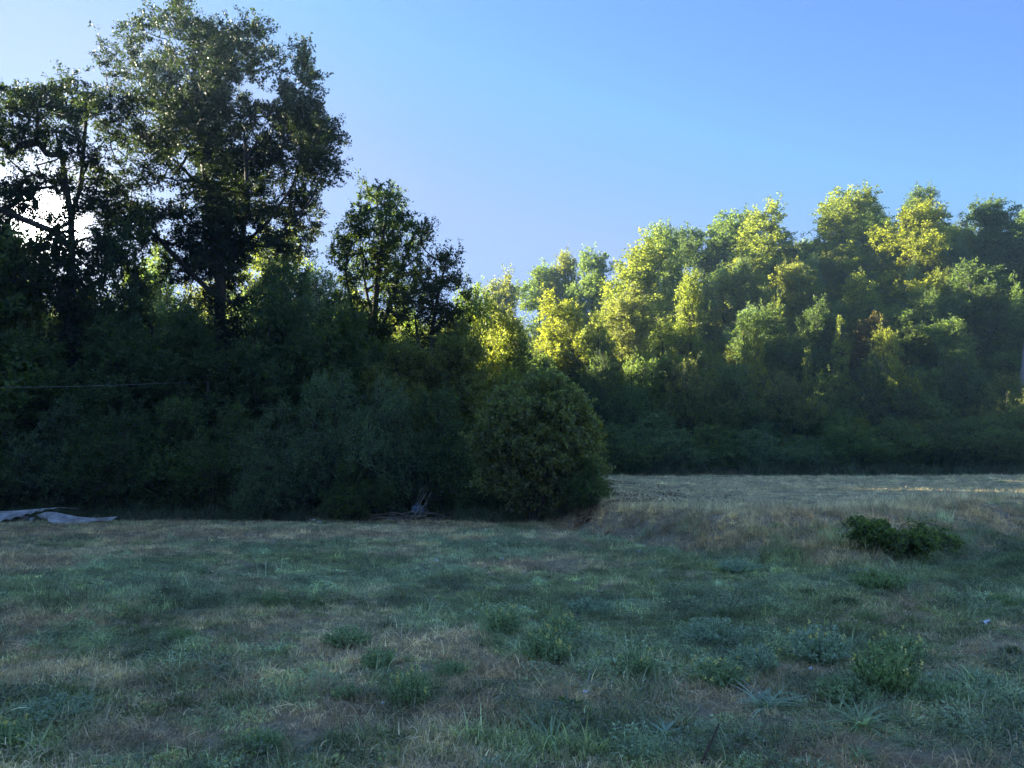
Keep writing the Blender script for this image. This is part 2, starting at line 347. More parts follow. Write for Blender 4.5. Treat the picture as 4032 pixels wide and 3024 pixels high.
def skeleton(stems, att, r, tip=.009, power=2.3, upw=.9, jit=.10):
    """stems: list of polylines; att: (n,3) clump centres. returns nodes, parent, radius"""
    nodes = []; par = []
    for st in stems:
        prev = -1
        for p in st: nodes.append(np.array(p, float)); par.append(prev if prev >= 0 else -1); prev = len(nodes) - 1
    nstem = len(nodes); N = np.zeros((nstem + len(att) * 4 + 4, 3)); N[:nstem] = nodes; cnt = nstem
    foot = np.zeros(len(N), bool)
    for st_i, p in enumerate(par):
        if p < 0: foot[st_i] = True
    stem_ctr = np.mean([s[-1] for s in stems], 0)
    order = np.argsort(np.linalg.norm(att - stem_ctr, axis=1) + r.uniform(0, .6, len(att)))
    ends = np.zeros(len(att), int)
    for i in order:
        a = att[i]; d = a - N[:cnt]; L = np.linalg.norm(d, axis=1) + 1e-6
        c = L * (1 + upw * np.clip(-(d[:, 2]) / L + .15, 0, 2)) + foot[:cnt] * 5
        j = int(np.argmin(c)); prev = j; p0 = N[j].copy(); ln = L[j]
        for t in (.34, .67, 1.0):
            q = p0 + (a - p0) * t; q = q + r.normal(size=3) * jit * ln * (t < 1); q[2] += math.sin(t * math.pi) * ln * .08
            N[cnt] = q; par.append(prev); prev = cnt; cnt += 1
        ends[i] = prev
    N = N[:cnt]; par = np.array(par); rad = np.zeros(cnt); rad[ends] = tip ** power
    for k in range(cnt - 1, -1, -1):
        if rad[k] == 0: rad[k] = (tip * .8) ** power
        if par[k] >= 0: rad[par[k]] += rad[k]
    return N, par, rad ** (1 / power), nstem
def sample_lobes(lobes, n, r, shell=.35, mind=.0, zmin=-1e9):
    """lobes (k,6) centre+radii -> n spaced points"""
    lobes = np.array(lobes, float); vol = np.prod(lobes[:, 3:], axis=1) ** .8; pr = vol / vol.sum(); out = np.zeros((0, 3)); k = 0
    cand = r.choice(len(lobes), size=n * 14, p=pr); d = unit(r.normal(size=(len(cand), 3))); q = (shell + (1 - shell) * r.uniform(0, 1, len(cand)) ** .6)
    pts = lobes[cand, :3] + d * lobes[cand, 3:] * q[:, None]; pts = pts[pts[:, 2] > zmin]
    acc = [pts[0]]
    A = np.zeros((n, 3)); A[0] = pts[0]; c = 1
    for p in pts[1:]:
        if c >= n: break
        if mind == 0 or np.min(np.sum((A[:c] - p) ** 2, 1)) > mind * mind: A[c] = p; c += 1
    return A[:c]
def clump_leaves(cl, rc, ctr, r, twigs=9, per=22, size=.09, outward=.6, up=.35, flat=.7, sprig=0.0, wid=.55):
    n = len(cl); o = unit(cl - ctr)
    d = r.normal(size=(n, twigs, 3)) * np.array([1, 1, flat]); d = unit(d + o[:, None] * outward + np.array([0, 0, up]))
    if sprig > 0:
        s = r.uniform(0, 1, (n, twigs)) < sprig; d = np.where(s[..., None], unit(np.array([0, 0, 1.]) + r.normal(size=(n, twigs, 3)) * .18), d)
    L = rc[:, None] * r.uniform(.45, 1.15, (n, twigs))
    if sprig > 0: L = np.where(s, L * 1.8, L)
    t = r.uniform(.12, 1, (n, twigs, per)) ** .75
    base = cl[:, None] + r.normal(size=(n, twigs, 3)) * rc[:, None, None] * .22
    pos = base[:, :, None] + d[:, :, None] * (L[:, :, None] * t)[..., None] + r.normal(size=(n, twigs, per, 3)) * (rc * .07 + .012)[:, None, None, None]
    pos[..., 2] -= (t ** 2 * L[:, :, None] * .15)
    ax = d[:, :, None] * .6 + r.normal(size=pos.shape) * .75 + np.array([0, 0, -.1])
    tw = r.uniform(-.22, .22, (n, twigs, 1)) + r.uniform(-.15, .15, (n, 1, 1)); ti = np.clip(.5 + tw + r.normal(size=pos.shape[:3]) * .22, 0, 1)
    pos = pos.reshape(-1, 3); ax = ax.reshape(-1, 3); sz = size * r.uniform(.6, 1.35, len(pos))
    V, Fc = leaf_quads(pos, ax, sz, r, wid)
    twd = (base.reshape(-1, 3), (base + d * L[..., None] * .9).reshape(-1, 3))
    return V, Fc, ti.ravel(), twd

def make_tree(name, lobes, stems, seed, nclump, rc, leaf, twigs=9, per=22, mind=.0, trunk_r=.25, sprig=0.0, flat=.7, up=.35,
              shell=.35, bark=None, leafm=None, wid=.55, twigshow=.4, zmin=-1e9, power=2.3):
    """builds the three meshes of a tree, in the local frame whose origin is the trunk foot"""
    r = rs(seed); bark = bark or M_BARK; leafm = leafm or M_LEAF
    att = sample_lobes(lobes, nclump, r, shell, mind, zmin)
    N, par, rad, ns = skeleton(stems, att, r, power=power)
    rad = rad * (trunk_r / rad.max()); rad = np.maximum(rad, .006)
    k = np.where(par >= 0)[0]; p0 = N[par[k]]; p1 = N[k]; r0 = rad[par[k]]; r1 = rad[k]
    isst = k < ns
    r0 = np.where(isst, r0, np.minimum(r0, r1 * 1.5 + .004))
    big = isst | (r1 > trunk_r * .32)
    Vt, Ft = tubes((p0[big], p1[big], r0[big], r1[big]), 9)
    Vb, Fb = tubes((p0[~big], p1[~big], r0[~big], r1[~big]), 5)
    ctr = np.array(lobes, float)[:, :3].mean(0); ctr[2] -= np.ptp(np.array(lobes, float)[:, 2]) * .3
    rcs = rc * r.uniform(.65, 1.25, len(att))
    V, Fc, ti, (ta, tb) = clump_leaves(att, rcs, ctr, r, twigs, per, leaf, sprig=sprig, flat=flat, up=up, wid=wid)
    sel = r.uniform(0, 1, len(ta)) < twigshow
    Vw, Fw = tubes((ta[sel], tb[sel], np.full(sel.sum(), .010), np.full(sel.sum(), .004)), 3)
    Vb, Fb, _ = merge([(Vb, Fb, np.zeros(0)), (Vw, Fw, np.zeros(0))])
    mt = raw_mesh(name + ' trunk', Vt, Ft, bark, True); mb = raw_mesh(name + ' branches', Vb, Fb, bark, True)
    mc = raw_mesh(name + ' crown', V, Fc, leafm, False, ti)
    return mt, mb, mc
def put_tree(meshes, name, label, cat, loc, col, rz=0, scale=(1, 1, 1), group=None, names=('trunk', 'branches', 'crown')):
    t = thing(name, label, cat, loc, rz, scale, group)
    for nm, me in zip(names, meshes):
        o = new_obj(nm, me, parent=t)
        if nm in ('crown', 'foliage'): o.color = (*col, 1)
        if nm in ('branches', 'twigs'): o['kind'] = 'stuff'
    return t
def wl(px, py, d, rx, rz, foot, ryk=1.0, dy=0.0):
    """lobe from the photograph, as an ellipsoid relative to the foot of its tree"""
    c = P(px, py, d + dy) - foot; s = d / F; return (c[0], c[1], c[2], rx * s, .5 * (rx + rz) * s * ryk, rz * s)

# -- the hero oak
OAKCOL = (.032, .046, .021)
def hero_oak():
    d = 31.0; foot = P(222, 500, d); foot[2] = tz(foot[0], foot[1]); r = rs(11)
    L = [(180, 32, 26, 22), (127, 44, 18, 20), (146, 24, 14, 12), (150, 78, 36, 30), (215, 58, 40, 34), (255, 50, 24, 30), (300, 72, 22, 28), (200, 112, 62, 40), (290, 128, 42, 40), (128, 106, 24, 20),
         (150, 145, 40, 18), (312, 160, 28, 38), (240, 168, 56, 36), (120, 180, 22, 24), (296, 212, 26, 38), (230, 220, 56, 34), (170, 215, 22, 18), (128, 222, 30, 28),
         (284, 250, 26, 16), (205, 262, 50, 26), (325, 118, 14, 20), (108, 132, 18, 12), (113, 72, 14, 14), (100, 164, 14, 16), (106, 45, 10, 8), (335, 140, 10, 14), (222, 300, 30, 18), (222, 335, 40, 20), (300, 60, 14, 14), (250, 22, 10, 10), (180, 10, 14, 8)]
    lb = []
    for q in ((214, 255, 30, 28), (208, 185, 34, 30), (200, 140, 34, 26), (225, 225, 30, 26), (160, 175, 26, 18)): lb.append(wl(*q[:2], d, *q[2:], foot, 1.0, dy=-2.8))
    for (a, b, c, e) in L:
        k = 3 if c > 38 else 2
        for q in range(k): lb.append(wl(a + r.uniform(-4, 4), b, d, c, e, foot, 1.0, dy=r.uniform(-3.6, 3.6)))
    top = lambda px, py, dy=0: tuple(P(px, py, d + dy) - foot)
    st = [[(0, 0, -.3), top(222, 440), top(223, 380), top(219, 330), top(221, 285), top(214, 240), top(207, 195), top(205, 150, .4), top(202, 100, .5), top(192, 60, .3)],
          [top(221, 285), top(238, 250, -.4), top(248, 210, -.8), top(246, 160, -1), top(243, 110, -1)],
          [top(219, 300), top(190, 272, .5), top(160, 240, 1), top(140, 225, 1.2)],
          [top(238, 250, -.4), top(268, 222, .3), top(290, 190, .8), top(305, 160, 1)],
          [top(207, 195), top(180, 165, -1), top(150, 140, -1.5), top(120, 125, -2)],
          [top(205, 150, .4), top(180, 118, 1), top(160, 90, 1.5)]]
    return make_tree('oak', lb, st, 12, 900, .64, .108, 9, 26, .42, .22, flat=.6, up=.25, shell=.1, power=2.05, leafm=M_LEAF_OAK), foot
def left_oak():
    d = 29.0; foot = P(72, 500, d); foot[2] = tz(foot[0], foot[1]); r = rs(21)
    L = [(20, 108, 20, 14), (48, 103, 24, 14), (64, 92, 14, 10), (34, 138, 26, 14), (90, 102, 16, 16), (74, 112, 18, 14), (68, 150, 14, 22), (10, 150, 20, 16), (66, 182, 14, 16), (18, 200, 26, 12), (-15, 130, 26, 20),
         (74, 210, 14, 8), (10, 252, 22, 14), (60, 252, 20, 14), (-20, 220, 26, 26), (96, 250, 14, 20), (40, 280, 26, 12), (97, 176, 12, 12), (45, 178, 16, 8), (108, 205, 12, 14), (92, 200, 12, 16), (24, 192, 16, 10), (84, 168, 10, 8), (58, 196, 10, 7), (34, 214, 18, 7), (60, 232, 16, 9), (28, 176, 14, 7), (72, 268, 18, 20), (70, 305, 20, 20), (74, 340, 22, 20)]
    lb = []
    for (a, b, c, e) in L:
        for q in range(2): lb.append(wl(a, b, d, c, e, foot, 1.0, dy=r.uniform(-2, 2)))
    top = lambda px, py, dy=0: tuple(P(px, py, d + dy) - foot)
    st = [[(0, 0, -.3), top(72, 420), top(71, 340), top(71, 290), top(72, 250), top(71, 215), top(66, 185), top(62, 155), top(55, 130), top(35, 118)],
          [top(71, 215), top(80, 190, .4), top(84, 150, .6), top(86, 118, .8)],
          [top(72, 250), top(55, 232, -.4), top(30, 222, -.6), top(0, 210, -.5)]]
    return make_tree('left oak', lb, st, 22, 330, .60, .115, 8, 19, .34, .15, flat=.7, shell=.1, leafm=M_LEAF_OAK), foot
def maple():
    d = 33.0; foot = P(376, 500, d); foot[2] = tz(foot[0], foot[1]); r = rs(31)
    L = [(388, 202, 22, 16), (372, 200, 18, 16), (360, 226, 20, 22), (395, 232, 26, 24), (412, 245, 15, 22), (345, 250, 16, 26), (378, 262, 32, 24), (415, 276, 18, 18), (350, 290, 22, 20), (395, 296, 32, 18), (370, 325, 36, 20)]
    lb = []
    for (a, b, c, e) in L:
        for q in range(2): lb.append(wl(a, b, d, c, e, foot, 1.0, dy=r.uniform(-2, 2)))
    top = lambda px, py, dy=0: tuple(P(px, py, d + dy) - foot)
    st = [[(0, 0, -.3), top(374, 420), top(374, 350), top(375, 310), top(378, 270), top(384, 230), top(388, 205)],
          [top(375, 330), top(366, 290, .4), top(360, 250, .8), top(362, 220, 1)],
          [top(374, 350), top(392, 300, -.5), top(404, 260, -.8), top(412, 240, -1)],
          [top(374, 350), top(352, 310, -.6), top(345, 270, -.8)]]
    return make_tree('maple', lb, st, 32, 250, .46, .105, 8, 18, .34, .13, sprig=.18, flat=.8, shell=.15), foot
def side_tree():
    d = 31.0; foot = P(428, 500, d); foot[2] = tz(foot[0], foot[1]); r = rs(41)
    L = [(446, 262, 12, 12), (428, 240, 8, 14), (455, 282, 12, 10), (434, 288, 16, 14), (463, 296, 8, 8), (440, 315, 24, 12), (412, 310, 20, 16), (452, 325, 18, 12), (430, 345, 30, 16), (420, 370, 34, 18)]
    lb = [wl(a, b, d, c, e, foot, 1.3, dy=r.uniform(-1, 1)) for (a, b, c, e) in L]
    top = lambda px, py, dy=0: tuple(P(px, py, d + dy) - foot)
    st = [[(0, 0, -.3), top(428, 440), top(430, 380), top(432, 330), top(438, 295), top(446, 262)], [top(430, 380), top(418, 340, .3), top(414, 310, .4)]]
    return make_tree('side tree', lb, st, 42, 190, .46, .10, 8, 16, .30, .09, sprig=.1, flat=.8, shell=.2), foot
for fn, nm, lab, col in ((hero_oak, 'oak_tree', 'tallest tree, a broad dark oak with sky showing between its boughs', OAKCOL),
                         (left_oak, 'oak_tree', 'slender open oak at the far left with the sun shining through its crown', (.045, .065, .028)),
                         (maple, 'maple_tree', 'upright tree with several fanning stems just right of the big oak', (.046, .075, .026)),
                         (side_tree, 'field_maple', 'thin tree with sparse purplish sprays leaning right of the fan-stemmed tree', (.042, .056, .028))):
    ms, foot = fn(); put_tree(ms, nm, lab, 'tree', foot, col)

# -- prototypes for the wood
def proto(kind, seed, leafsize=.12, dens=1.0):
    """unit-ish trees 10 m tall, ~6 m wide"""
    r = rs(seed); lb = []
    if kind == 'broad':
        for k in range(20):
            a = r.uniform(0, 6.28); q = r.uniform(.2, 1) * 2.2; z = r.uniform(1.6, 8.6); q *= 1 - max(0, z - 4) / 6.2
            lb.append((q * math.cos(a), q * math.sin(a), z, r.uniform(.5, 1.1), r.uniform(.5, 1.1), r.uniform(.6, 1.4)))
        lb.append((.2, 0, 9.0, .5, .5, .9)); lb.append((-.6, .3, 8.0, .7, .7, 1)); lb.append((0, 0, 5, 1.5, 1.5, 2.6))
        st = [[(0, 0, -.6), (0, 0, 1), (.1, 0, 3), (0, .1, 5), (.1, 0, 7), (.2, 0, 8.6)], [(.1, 0, 3), (.8, .3, 4.5), (1.2, .6, 6)], [(0, 0, 2.5), (-.7, -.2, 4), (-1.2, -.5, 5.6)]]
        return make_tree('broad tree', lb, st, seed, int(300 * dens), .52, leafsize, 9, 18, .34, .11, sprig=.32, flat=.9, up=.5)
    if kind == 'tall':
        for k in range(11):
            a = r.uniform(0, 6.28); z = 1.6 + 7.2 * k / 10.; q = r.uniform(.3, 1.0) * (1.6 if z < 6.5 else .8)
            lb.append((q * math.cos(a), q * math.sin(a), z, r.uniform(.7, 1.15), r.uniform(.7, 1.15), r.uniform(.9, 1.4)))
        lb.append((0, 0, 9.1, .45, .45, .8))
        st = [[(0, 0, -.6), (.05, 0, 2), (0, .1, 4.5), (.1, 0, 7), (0, 0, 9)], [(0, 0, 2), (.5, -.3, 4), (.8, -.4, 6.5)]]
        return make_tree('tall tree', lb, st, seed, int(280 * dens), .52, leafsize, 8, 17, .30, .09, sprig=.3, flat=1.0, up=.6)
    if kind == 'spire':
        for k in range(9):
            z = .8 + 8.2 * k / 8.; q = (1.15 - z / 9.5) * 1.2; a = r.uniform(0, 6.28)
            lb.append((q * .4 * math.cos(a), q * .4 * math.sin(a), z, q + .25, q + .25, .9))
        st = [[(0, 0, -.4), (0, 0, 2), (.05, 0, 5), (0, 0, 9)]]
        return make_tree('spire tree', lb, st, seed, int(120 * dens), .42, leafsize, 8, 16, .32, .09, sprig=.6, flat=1.2, up=1.0)
    if kind == 'shrub':   # 4 m tall, 4 m wide, leaves to the ground
        for k in range(14):
            a = r.uniform(0, 6.28); q = math.sqrt(r.uniform(0, 1)) * 1.5; z = r.uniform(.5, 3.1) * (1 - q / 3.2)
            lb.append((q * math.cos(a), q * math.sin(a), z + .25, r.uniform(.5, .8), r.uniform(.5, .8), r.uniform(.45, .75)))
        lb.append((0, 0, 3.2, .7, .7, .6)); lb.append((0, 0, 1.3, 1.5, 1.5, 1.1))
        st = [[(0, 0, -.2), (.1, 0, .8), (.2, .1, 1.8), (.1, 0, 2.8)], [(.1, 0, -.2), (.6, .3, .9), (.9, .5, 1.8)], [(-.1, 0, -.2), (-.5, -.3, .9), (-.9, -.3, 1.9)], [(0, -.1, -.2), (0, -.6, .8), (.2, -1., 1.6)]]
        return make_tree('shrub', lb, st, seed, int(170 * dens), .42, leafsize, 10, 18, .34, .05, sprig=.22, flat=.8, zmin=.1, twigshow=.5)
PR = {('broad', k): proto('broad', 100 + k) for k in range(4)}
PR.update({('tall', k): proto('tall', 110 + k) for k in range(3)})
PR.update({('spire', k): proto('spire', 120 + k) for k in range(2)})
PR.update({('shrub', k): proto('shrub', 130 + k, leafsize=.062 if k < 3 else .08) for k in range(4)})
PW = {'broad': 4.9, 'tall': 3.9, 'spire': 2.6, 'shrub': 3.6}; PH = {'broad': 10.1, 'tall': 10.2, 'spire': 9.9, 'shrub': 4.0}
GN, YG, OL, DK, BG, YL = (.092, .138, .062), (.145, .18, .060), (.125, .145, .062), (.068, .105, .056), (.105, .155, .112), (.16, .185, .045)  # YG and YL put sunlight into the leaf colour, DK puts in shade
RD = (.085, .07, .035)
def put(kind, k, px, top, wpx, d, col, label, cat='tree', rz=None, group=None, name=None, base=None):
    q = P(px, 465, d); g = float(tz(q[0], q[1])) - .05
    H = P(px, top, d)[2] - g; s = wpx / F * d / PW[kind]
    put_tree(PR[(kind, k)], name or {'shrub': 'shrub'}.get(kind, 'deciduous_tree'), label, cat, (q[0], q[1], g), col,
             rz if rz is not None else (px * 1.7 + d) % 6.28, (s, s, H / PH[kind]), group, ('trunk', 'branches', 'crown') if kind != 'shrub' else ('stems', 'twigs', 'foliage'))
# left wall of the wood: understorey
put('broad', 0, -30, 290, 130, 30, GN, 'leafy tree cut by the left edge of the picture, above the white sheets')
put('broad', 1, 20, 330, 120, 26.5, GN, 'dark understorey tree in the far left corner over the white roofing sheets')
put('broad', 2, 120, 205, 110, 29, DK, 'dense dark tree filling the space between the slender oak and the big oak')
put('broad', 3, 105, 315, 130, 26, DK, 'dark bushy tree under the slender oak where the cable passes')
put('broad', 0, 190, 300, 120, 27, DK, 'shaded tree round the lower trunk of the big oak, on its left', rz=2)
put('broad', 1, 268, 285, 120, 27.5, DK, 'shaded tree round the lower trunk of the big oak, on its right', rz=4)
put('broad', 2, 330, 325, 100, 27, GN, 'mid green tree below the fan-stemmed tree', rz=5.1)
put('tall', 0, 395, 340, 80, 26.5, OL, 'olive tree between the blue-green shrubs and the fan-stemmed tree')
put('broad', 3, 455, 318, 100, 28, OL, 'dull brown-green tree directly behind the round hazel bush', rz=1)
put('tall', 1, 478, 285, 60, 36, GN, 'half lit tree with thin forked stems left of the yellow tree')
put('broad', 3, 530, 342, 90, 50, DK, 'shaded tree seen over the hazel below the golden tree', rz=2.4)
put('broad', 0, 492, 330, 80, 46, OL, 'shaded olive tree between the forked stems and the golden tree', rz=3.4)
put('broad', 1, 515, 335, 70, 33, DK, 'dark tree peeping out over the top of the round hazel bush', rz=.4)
put('broad', 1, -12, 196, 84, 34, (.03, .04, .02), 'open crowned tree whose leaves half hide the sun at the left edge', rz=.7)  # leaf colour darkened to make the crown look backlit
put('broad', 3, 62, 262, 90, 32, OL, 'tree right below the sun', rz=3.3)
put('broad', 2, -70, 200, 130, 33, DK, 'tall unseen tree added outside the left edge to shade the meadow', rz=3.3)  # out of view, added to keep low sun off the meadow
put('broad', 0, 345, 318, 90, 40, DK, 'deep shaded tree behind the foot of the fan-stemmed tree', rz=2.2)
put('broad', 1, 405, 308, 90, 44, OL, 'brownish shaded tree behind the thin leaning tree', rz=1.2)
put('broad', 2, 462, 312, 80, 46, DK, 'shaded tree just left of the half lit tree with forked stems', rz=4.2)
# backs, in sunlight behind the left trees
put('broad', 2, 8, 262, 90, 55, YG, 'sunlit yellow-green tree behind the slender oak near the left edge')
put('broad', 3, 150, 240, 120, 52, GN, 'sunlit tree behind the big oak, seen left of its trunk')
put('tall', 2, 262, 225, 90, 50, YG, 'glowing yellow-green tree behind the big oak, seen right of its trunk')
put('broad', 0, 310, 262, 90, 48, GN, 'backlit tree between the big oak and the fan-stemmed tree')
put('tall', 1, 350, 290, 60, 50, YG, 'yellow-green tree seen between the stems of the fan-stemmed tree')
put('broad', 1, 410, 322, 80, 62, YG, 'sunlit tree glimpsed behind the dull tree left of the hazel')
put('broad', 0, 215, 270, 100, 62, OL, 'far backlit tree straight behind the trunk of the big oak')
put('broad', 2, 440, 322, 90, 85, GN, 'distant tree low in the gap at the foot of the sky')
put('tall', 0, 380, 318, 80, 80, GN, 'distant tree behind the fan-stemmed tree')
# front shrubs, left to middle
G1 = 'shaded bushes along the foot of the wood'
put('shrub', 0, -10, 420, 120, 24.5, GN, 'leafy bush behind the white roofing sheets at the left edge', 'bush', group=G1)
put('shrub', 1, 62, 400, 110, 24.8, BG, 'dark bush above the torn end of the roofing sheets', 'bush', group=G1)
put('shrub', 2, 125, 410, 110, 24.3, DK, 'dark bush just right of the roofing sheets', 'bush', group=G1)
put('shrub', 3, 178, 395, 110, 25, GN, 'dark bush left of the tall dry stems', 'bush', group=G1)
put('shrub', 0, 232, 405, 100, 24.6, GN, 'dark bush behind the tall dry stems', 'bush', group=G1)
put('shrub', 1, 285, 400, 100, 23.6, BG, 'low blue-green bush stepping down at the left of the spiky shrubs', 'bush', group=G1, rz=2)
put('shrub', 2, 330, 372, 110, 23.8, BG, 'tallest blue-green shrub with upright shoots', 'bush', group=G1)
put('shrub', 0, 385, 380, 110, 23.5, BG, 'blue-green shrub with pale upright shoots over the heap of cut branches', 'bush', group=G1, rz=3)
put('shrub', 3, 440, 385, 100, 23.9, DK, 'dark shrub squeezed between the blue-green shrubs and the round hazel', 'bush', group=G1)
put('shrub', 1, 262, 455, 60, 22.3, BG, 'knee-high blue-green bush at the meadow edge right of the dry stems', 'bush', group=G1, rz=5)
put('shrub', 2, 355, 455, 80, 22.6, GN, 'small bush in front of the tallest blue-green shrub', 'bush', group=G1, rz=1)
put('shrub', 2, 500, 462, 64, 23.4, DK, 'small dark bush in the shade at the left foot of the round hazel', 'bush', group=G1, rz=2.6)
put('shrub', 0, 545, 455, 70, 24.6, GN, 'dark bush directly behind the stems of the round hazel', 'bush', group=G1, rz=.6)
put('shrub', 3, 590, 455, 50, 20.8, GN, 'small bush tucked against the right foot of the round hazel', 'bush', group=G1, rz=1)

# -- the hazel
def hazel():
    d = 21.5; foot = P(535, 515, d); foot[2] = tz(foot[0], foot[1]); r = rs(51)
    L = [(535, 436, 60, 52), (545, 394, 30, 18), (565, 405, 26, 20), (512, 412, 26, 18), (488, 448, 20, 26), (582, 440, 20, 30), (505, 480, 28, 20), (565, 482, 30, 22), (535, 488, 40, 20), (598, 466, 12, 8)]
    lb = [wl(a, b, d, c, e, foot, 1.0, dy=r.uniform(-.4, .4)) for (a, b, c, e) in L]
    st = [[(0, 0, -.2), (q * .3, q2 * .2, .8), (q * .7, q2 * .5, 1.9), (q, q2, 2.9)] for q, q2 in ((0, 0), (.8, -.3), (-.8, .2), (.3, .7), (-.4, -.6), (1.2, .3), (-1.2, -.2))]
    return make_tree('hazel', lb, st, 52, 430, .28, .088, 8, 11, .22, .05, flat=.8, shell=.4, sprig=.12, leafm=M_LEAF_HAZEL, wid=.85, zmin=.25), foot
ms, foot = hazel(); put_tree(ms, 'hazel_bush', 'large round hazel bush with yellowing leaves at the corner of the meadow', 'bush', foot, (.155, .185, .105), names=('stems', 'twigs', 'foliage'))

# -- hill on the right: hedge, shrubs, trees
G2 = 'low bushes along the far edge of the field'
hb = [(612, 425, 90, 45.5, GN, 'bush just right of the hazel at the field corner'), (660, 412, 90, 47, BG, 'rounded blue-green bush, second from the hazel along the field edge'),
      (710, 425, 90, 47.5, GN, 'low green bush below the dark gap in the middle of the field hedge'), (752, 430, 90, 48, BG, 'low bluish bush in the middle of the field hedge'),
      (800, 435, 95, 48.5, BG, 'lowest and flattest bush of the field hedge'), (848, 425, 90, 49, GN, 'bush of the field hedge straight behind the bramble on the bank'),
      (895, 418, 90, 49.5, GN, 'green bush of the field hedge with yellowish leaves at its foot'), (940, 420, 95, 50, DK, 'dark bush of the field hedge left of the pole'),
      (985, 415, 95, 50, GN, 'bush in front of the leaning pole'), (1030, 405, 95, 50, GN, 'bush cut by the right edge below the pole'),
      (1016, 372, 90, 53, OL, 'tall bush hiding the foot of the leaning pole')]
for i, (px, tp, wd, d, c, lab) in enumerate(hb): put('shrub', i % 3, px, tp, wd, d, c, lab, 'bush', group=G2, rz=i * 1.3)
G3 = 'taller shrubs on the lower hillside'
hs = [(600, 358, 80, 52, DK, 'dark shrub rising right behind the hazel'), (640, 356, 80, 54, GN, 'shrub with sun-touched top below the broad sunlit tree'), (690, 362, 80, 54, OL, 'olive shrub under the slim bright column tree'),
      (735, 362, 80, 55, GN, 'green shrub whose crown just reaches the sun, below the two bright spires'), (785, 372, 90, 55, OL, 'wide olive shrub with yellow tips in the middle of the hillside foot'), (830, 372, 70, 56, GN, 'shrub below the small bright pointed tree'),
      (880, 355, 80, 56, DK, 'dark shrub under the golden shrub'), (925, 365, 80, 56, GN, 'fresh green shrub with a few sunlit leaves above the field hedge'), (965, 352, 90, 57, DK, 'dark shrub left of the leaning pole'), (1015, 350, 80, 60, GN, 'shrub standing behind the leaning pole')]
for i, (px, tp, wd, d, c, lab) in enumerate(hs): put('shrub', 3 if i % 2 else 0, px, tp, wd, d, c, lab, 'bush', group=G3, rz=i * 2.1)
G4 = 'trees on the hillside'
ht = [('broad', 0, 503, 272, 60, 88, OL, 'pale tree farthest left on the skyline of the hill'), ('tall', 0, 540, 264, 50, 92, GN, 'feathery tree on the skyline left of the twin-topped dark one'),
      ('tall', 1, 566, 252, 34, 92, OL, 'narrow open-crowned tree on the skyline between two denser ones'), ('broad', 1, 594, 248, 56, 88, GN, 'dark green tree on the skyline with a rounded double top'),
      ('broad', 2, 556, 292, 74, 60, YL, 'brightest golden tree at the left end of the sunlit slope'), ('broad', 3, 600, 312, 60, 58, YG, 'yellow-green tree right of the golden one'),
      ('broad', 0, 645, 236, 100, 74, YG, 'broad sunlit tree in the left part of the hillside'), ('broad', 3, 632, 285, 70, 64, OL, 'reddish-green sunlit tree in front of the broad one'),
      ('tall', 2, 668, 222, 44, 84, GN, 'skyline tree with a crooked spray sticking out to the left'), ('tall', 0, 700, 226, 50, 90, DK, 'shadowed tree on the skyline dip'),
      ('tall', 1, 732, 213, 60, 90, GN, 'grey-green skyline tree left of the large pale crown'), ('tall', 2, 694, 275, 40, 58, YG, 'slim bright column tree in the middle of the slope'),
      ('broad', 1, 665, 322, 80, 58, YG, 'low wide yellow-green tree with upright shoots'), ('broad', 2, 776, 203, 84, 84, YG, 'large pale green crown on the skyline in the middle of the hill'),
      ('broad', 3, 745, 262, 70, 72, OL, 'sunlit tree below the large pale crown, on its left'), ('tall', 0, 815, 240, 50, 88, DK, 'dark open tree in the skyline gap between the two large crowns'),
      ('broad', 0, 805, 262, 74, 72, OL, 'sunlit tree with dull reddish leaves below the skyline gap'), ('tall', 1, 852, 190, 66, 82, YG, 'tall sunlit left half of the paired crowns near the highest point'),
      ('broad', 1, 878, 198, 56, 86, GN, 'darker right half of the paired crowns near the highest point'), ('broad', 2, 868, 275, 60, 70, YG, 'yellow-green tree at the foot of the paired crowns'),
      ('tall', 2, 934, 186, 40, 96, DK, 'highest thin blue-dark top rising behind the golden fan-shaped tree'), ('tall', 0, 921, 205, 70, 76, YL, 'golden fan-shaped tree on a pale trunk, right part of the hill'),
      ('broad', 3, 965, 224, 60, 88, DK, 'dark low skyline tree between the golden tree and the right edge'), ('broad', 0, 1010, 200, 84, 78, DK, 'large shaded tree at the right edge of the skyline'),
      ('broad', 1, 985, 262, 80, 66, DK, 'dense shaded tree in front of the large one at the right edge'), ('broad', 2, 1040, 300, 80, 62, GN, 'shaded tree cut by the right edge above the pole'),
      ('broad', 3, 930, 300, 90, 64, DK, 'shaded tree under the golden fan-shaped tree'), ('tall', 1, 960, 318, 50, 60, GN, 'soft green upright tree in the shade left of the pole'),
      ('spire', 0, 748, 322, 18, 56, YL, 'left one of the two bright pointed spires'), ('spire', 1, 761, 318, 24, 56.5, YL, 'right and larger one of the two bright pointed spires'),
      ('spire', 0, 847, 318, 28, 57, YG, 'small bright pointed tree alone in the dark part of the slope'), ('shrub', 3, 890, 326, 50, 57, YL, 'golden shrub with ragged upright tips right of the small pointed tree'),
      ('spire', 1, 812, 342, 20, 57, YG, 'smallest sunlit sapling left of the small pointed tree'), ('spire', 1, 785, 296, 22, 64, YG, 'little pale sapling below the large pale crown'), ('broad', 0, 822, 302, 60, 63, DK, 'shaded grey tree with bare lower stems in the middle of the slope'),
      ('broad', 1, 770, 305, 80, 62, DK, 'shaded tree right of the slim bright column tree'), ('broad', 2, 880, 315, 60, 62, RD, 'reddish-brown leaved tree above the golden shrub')]
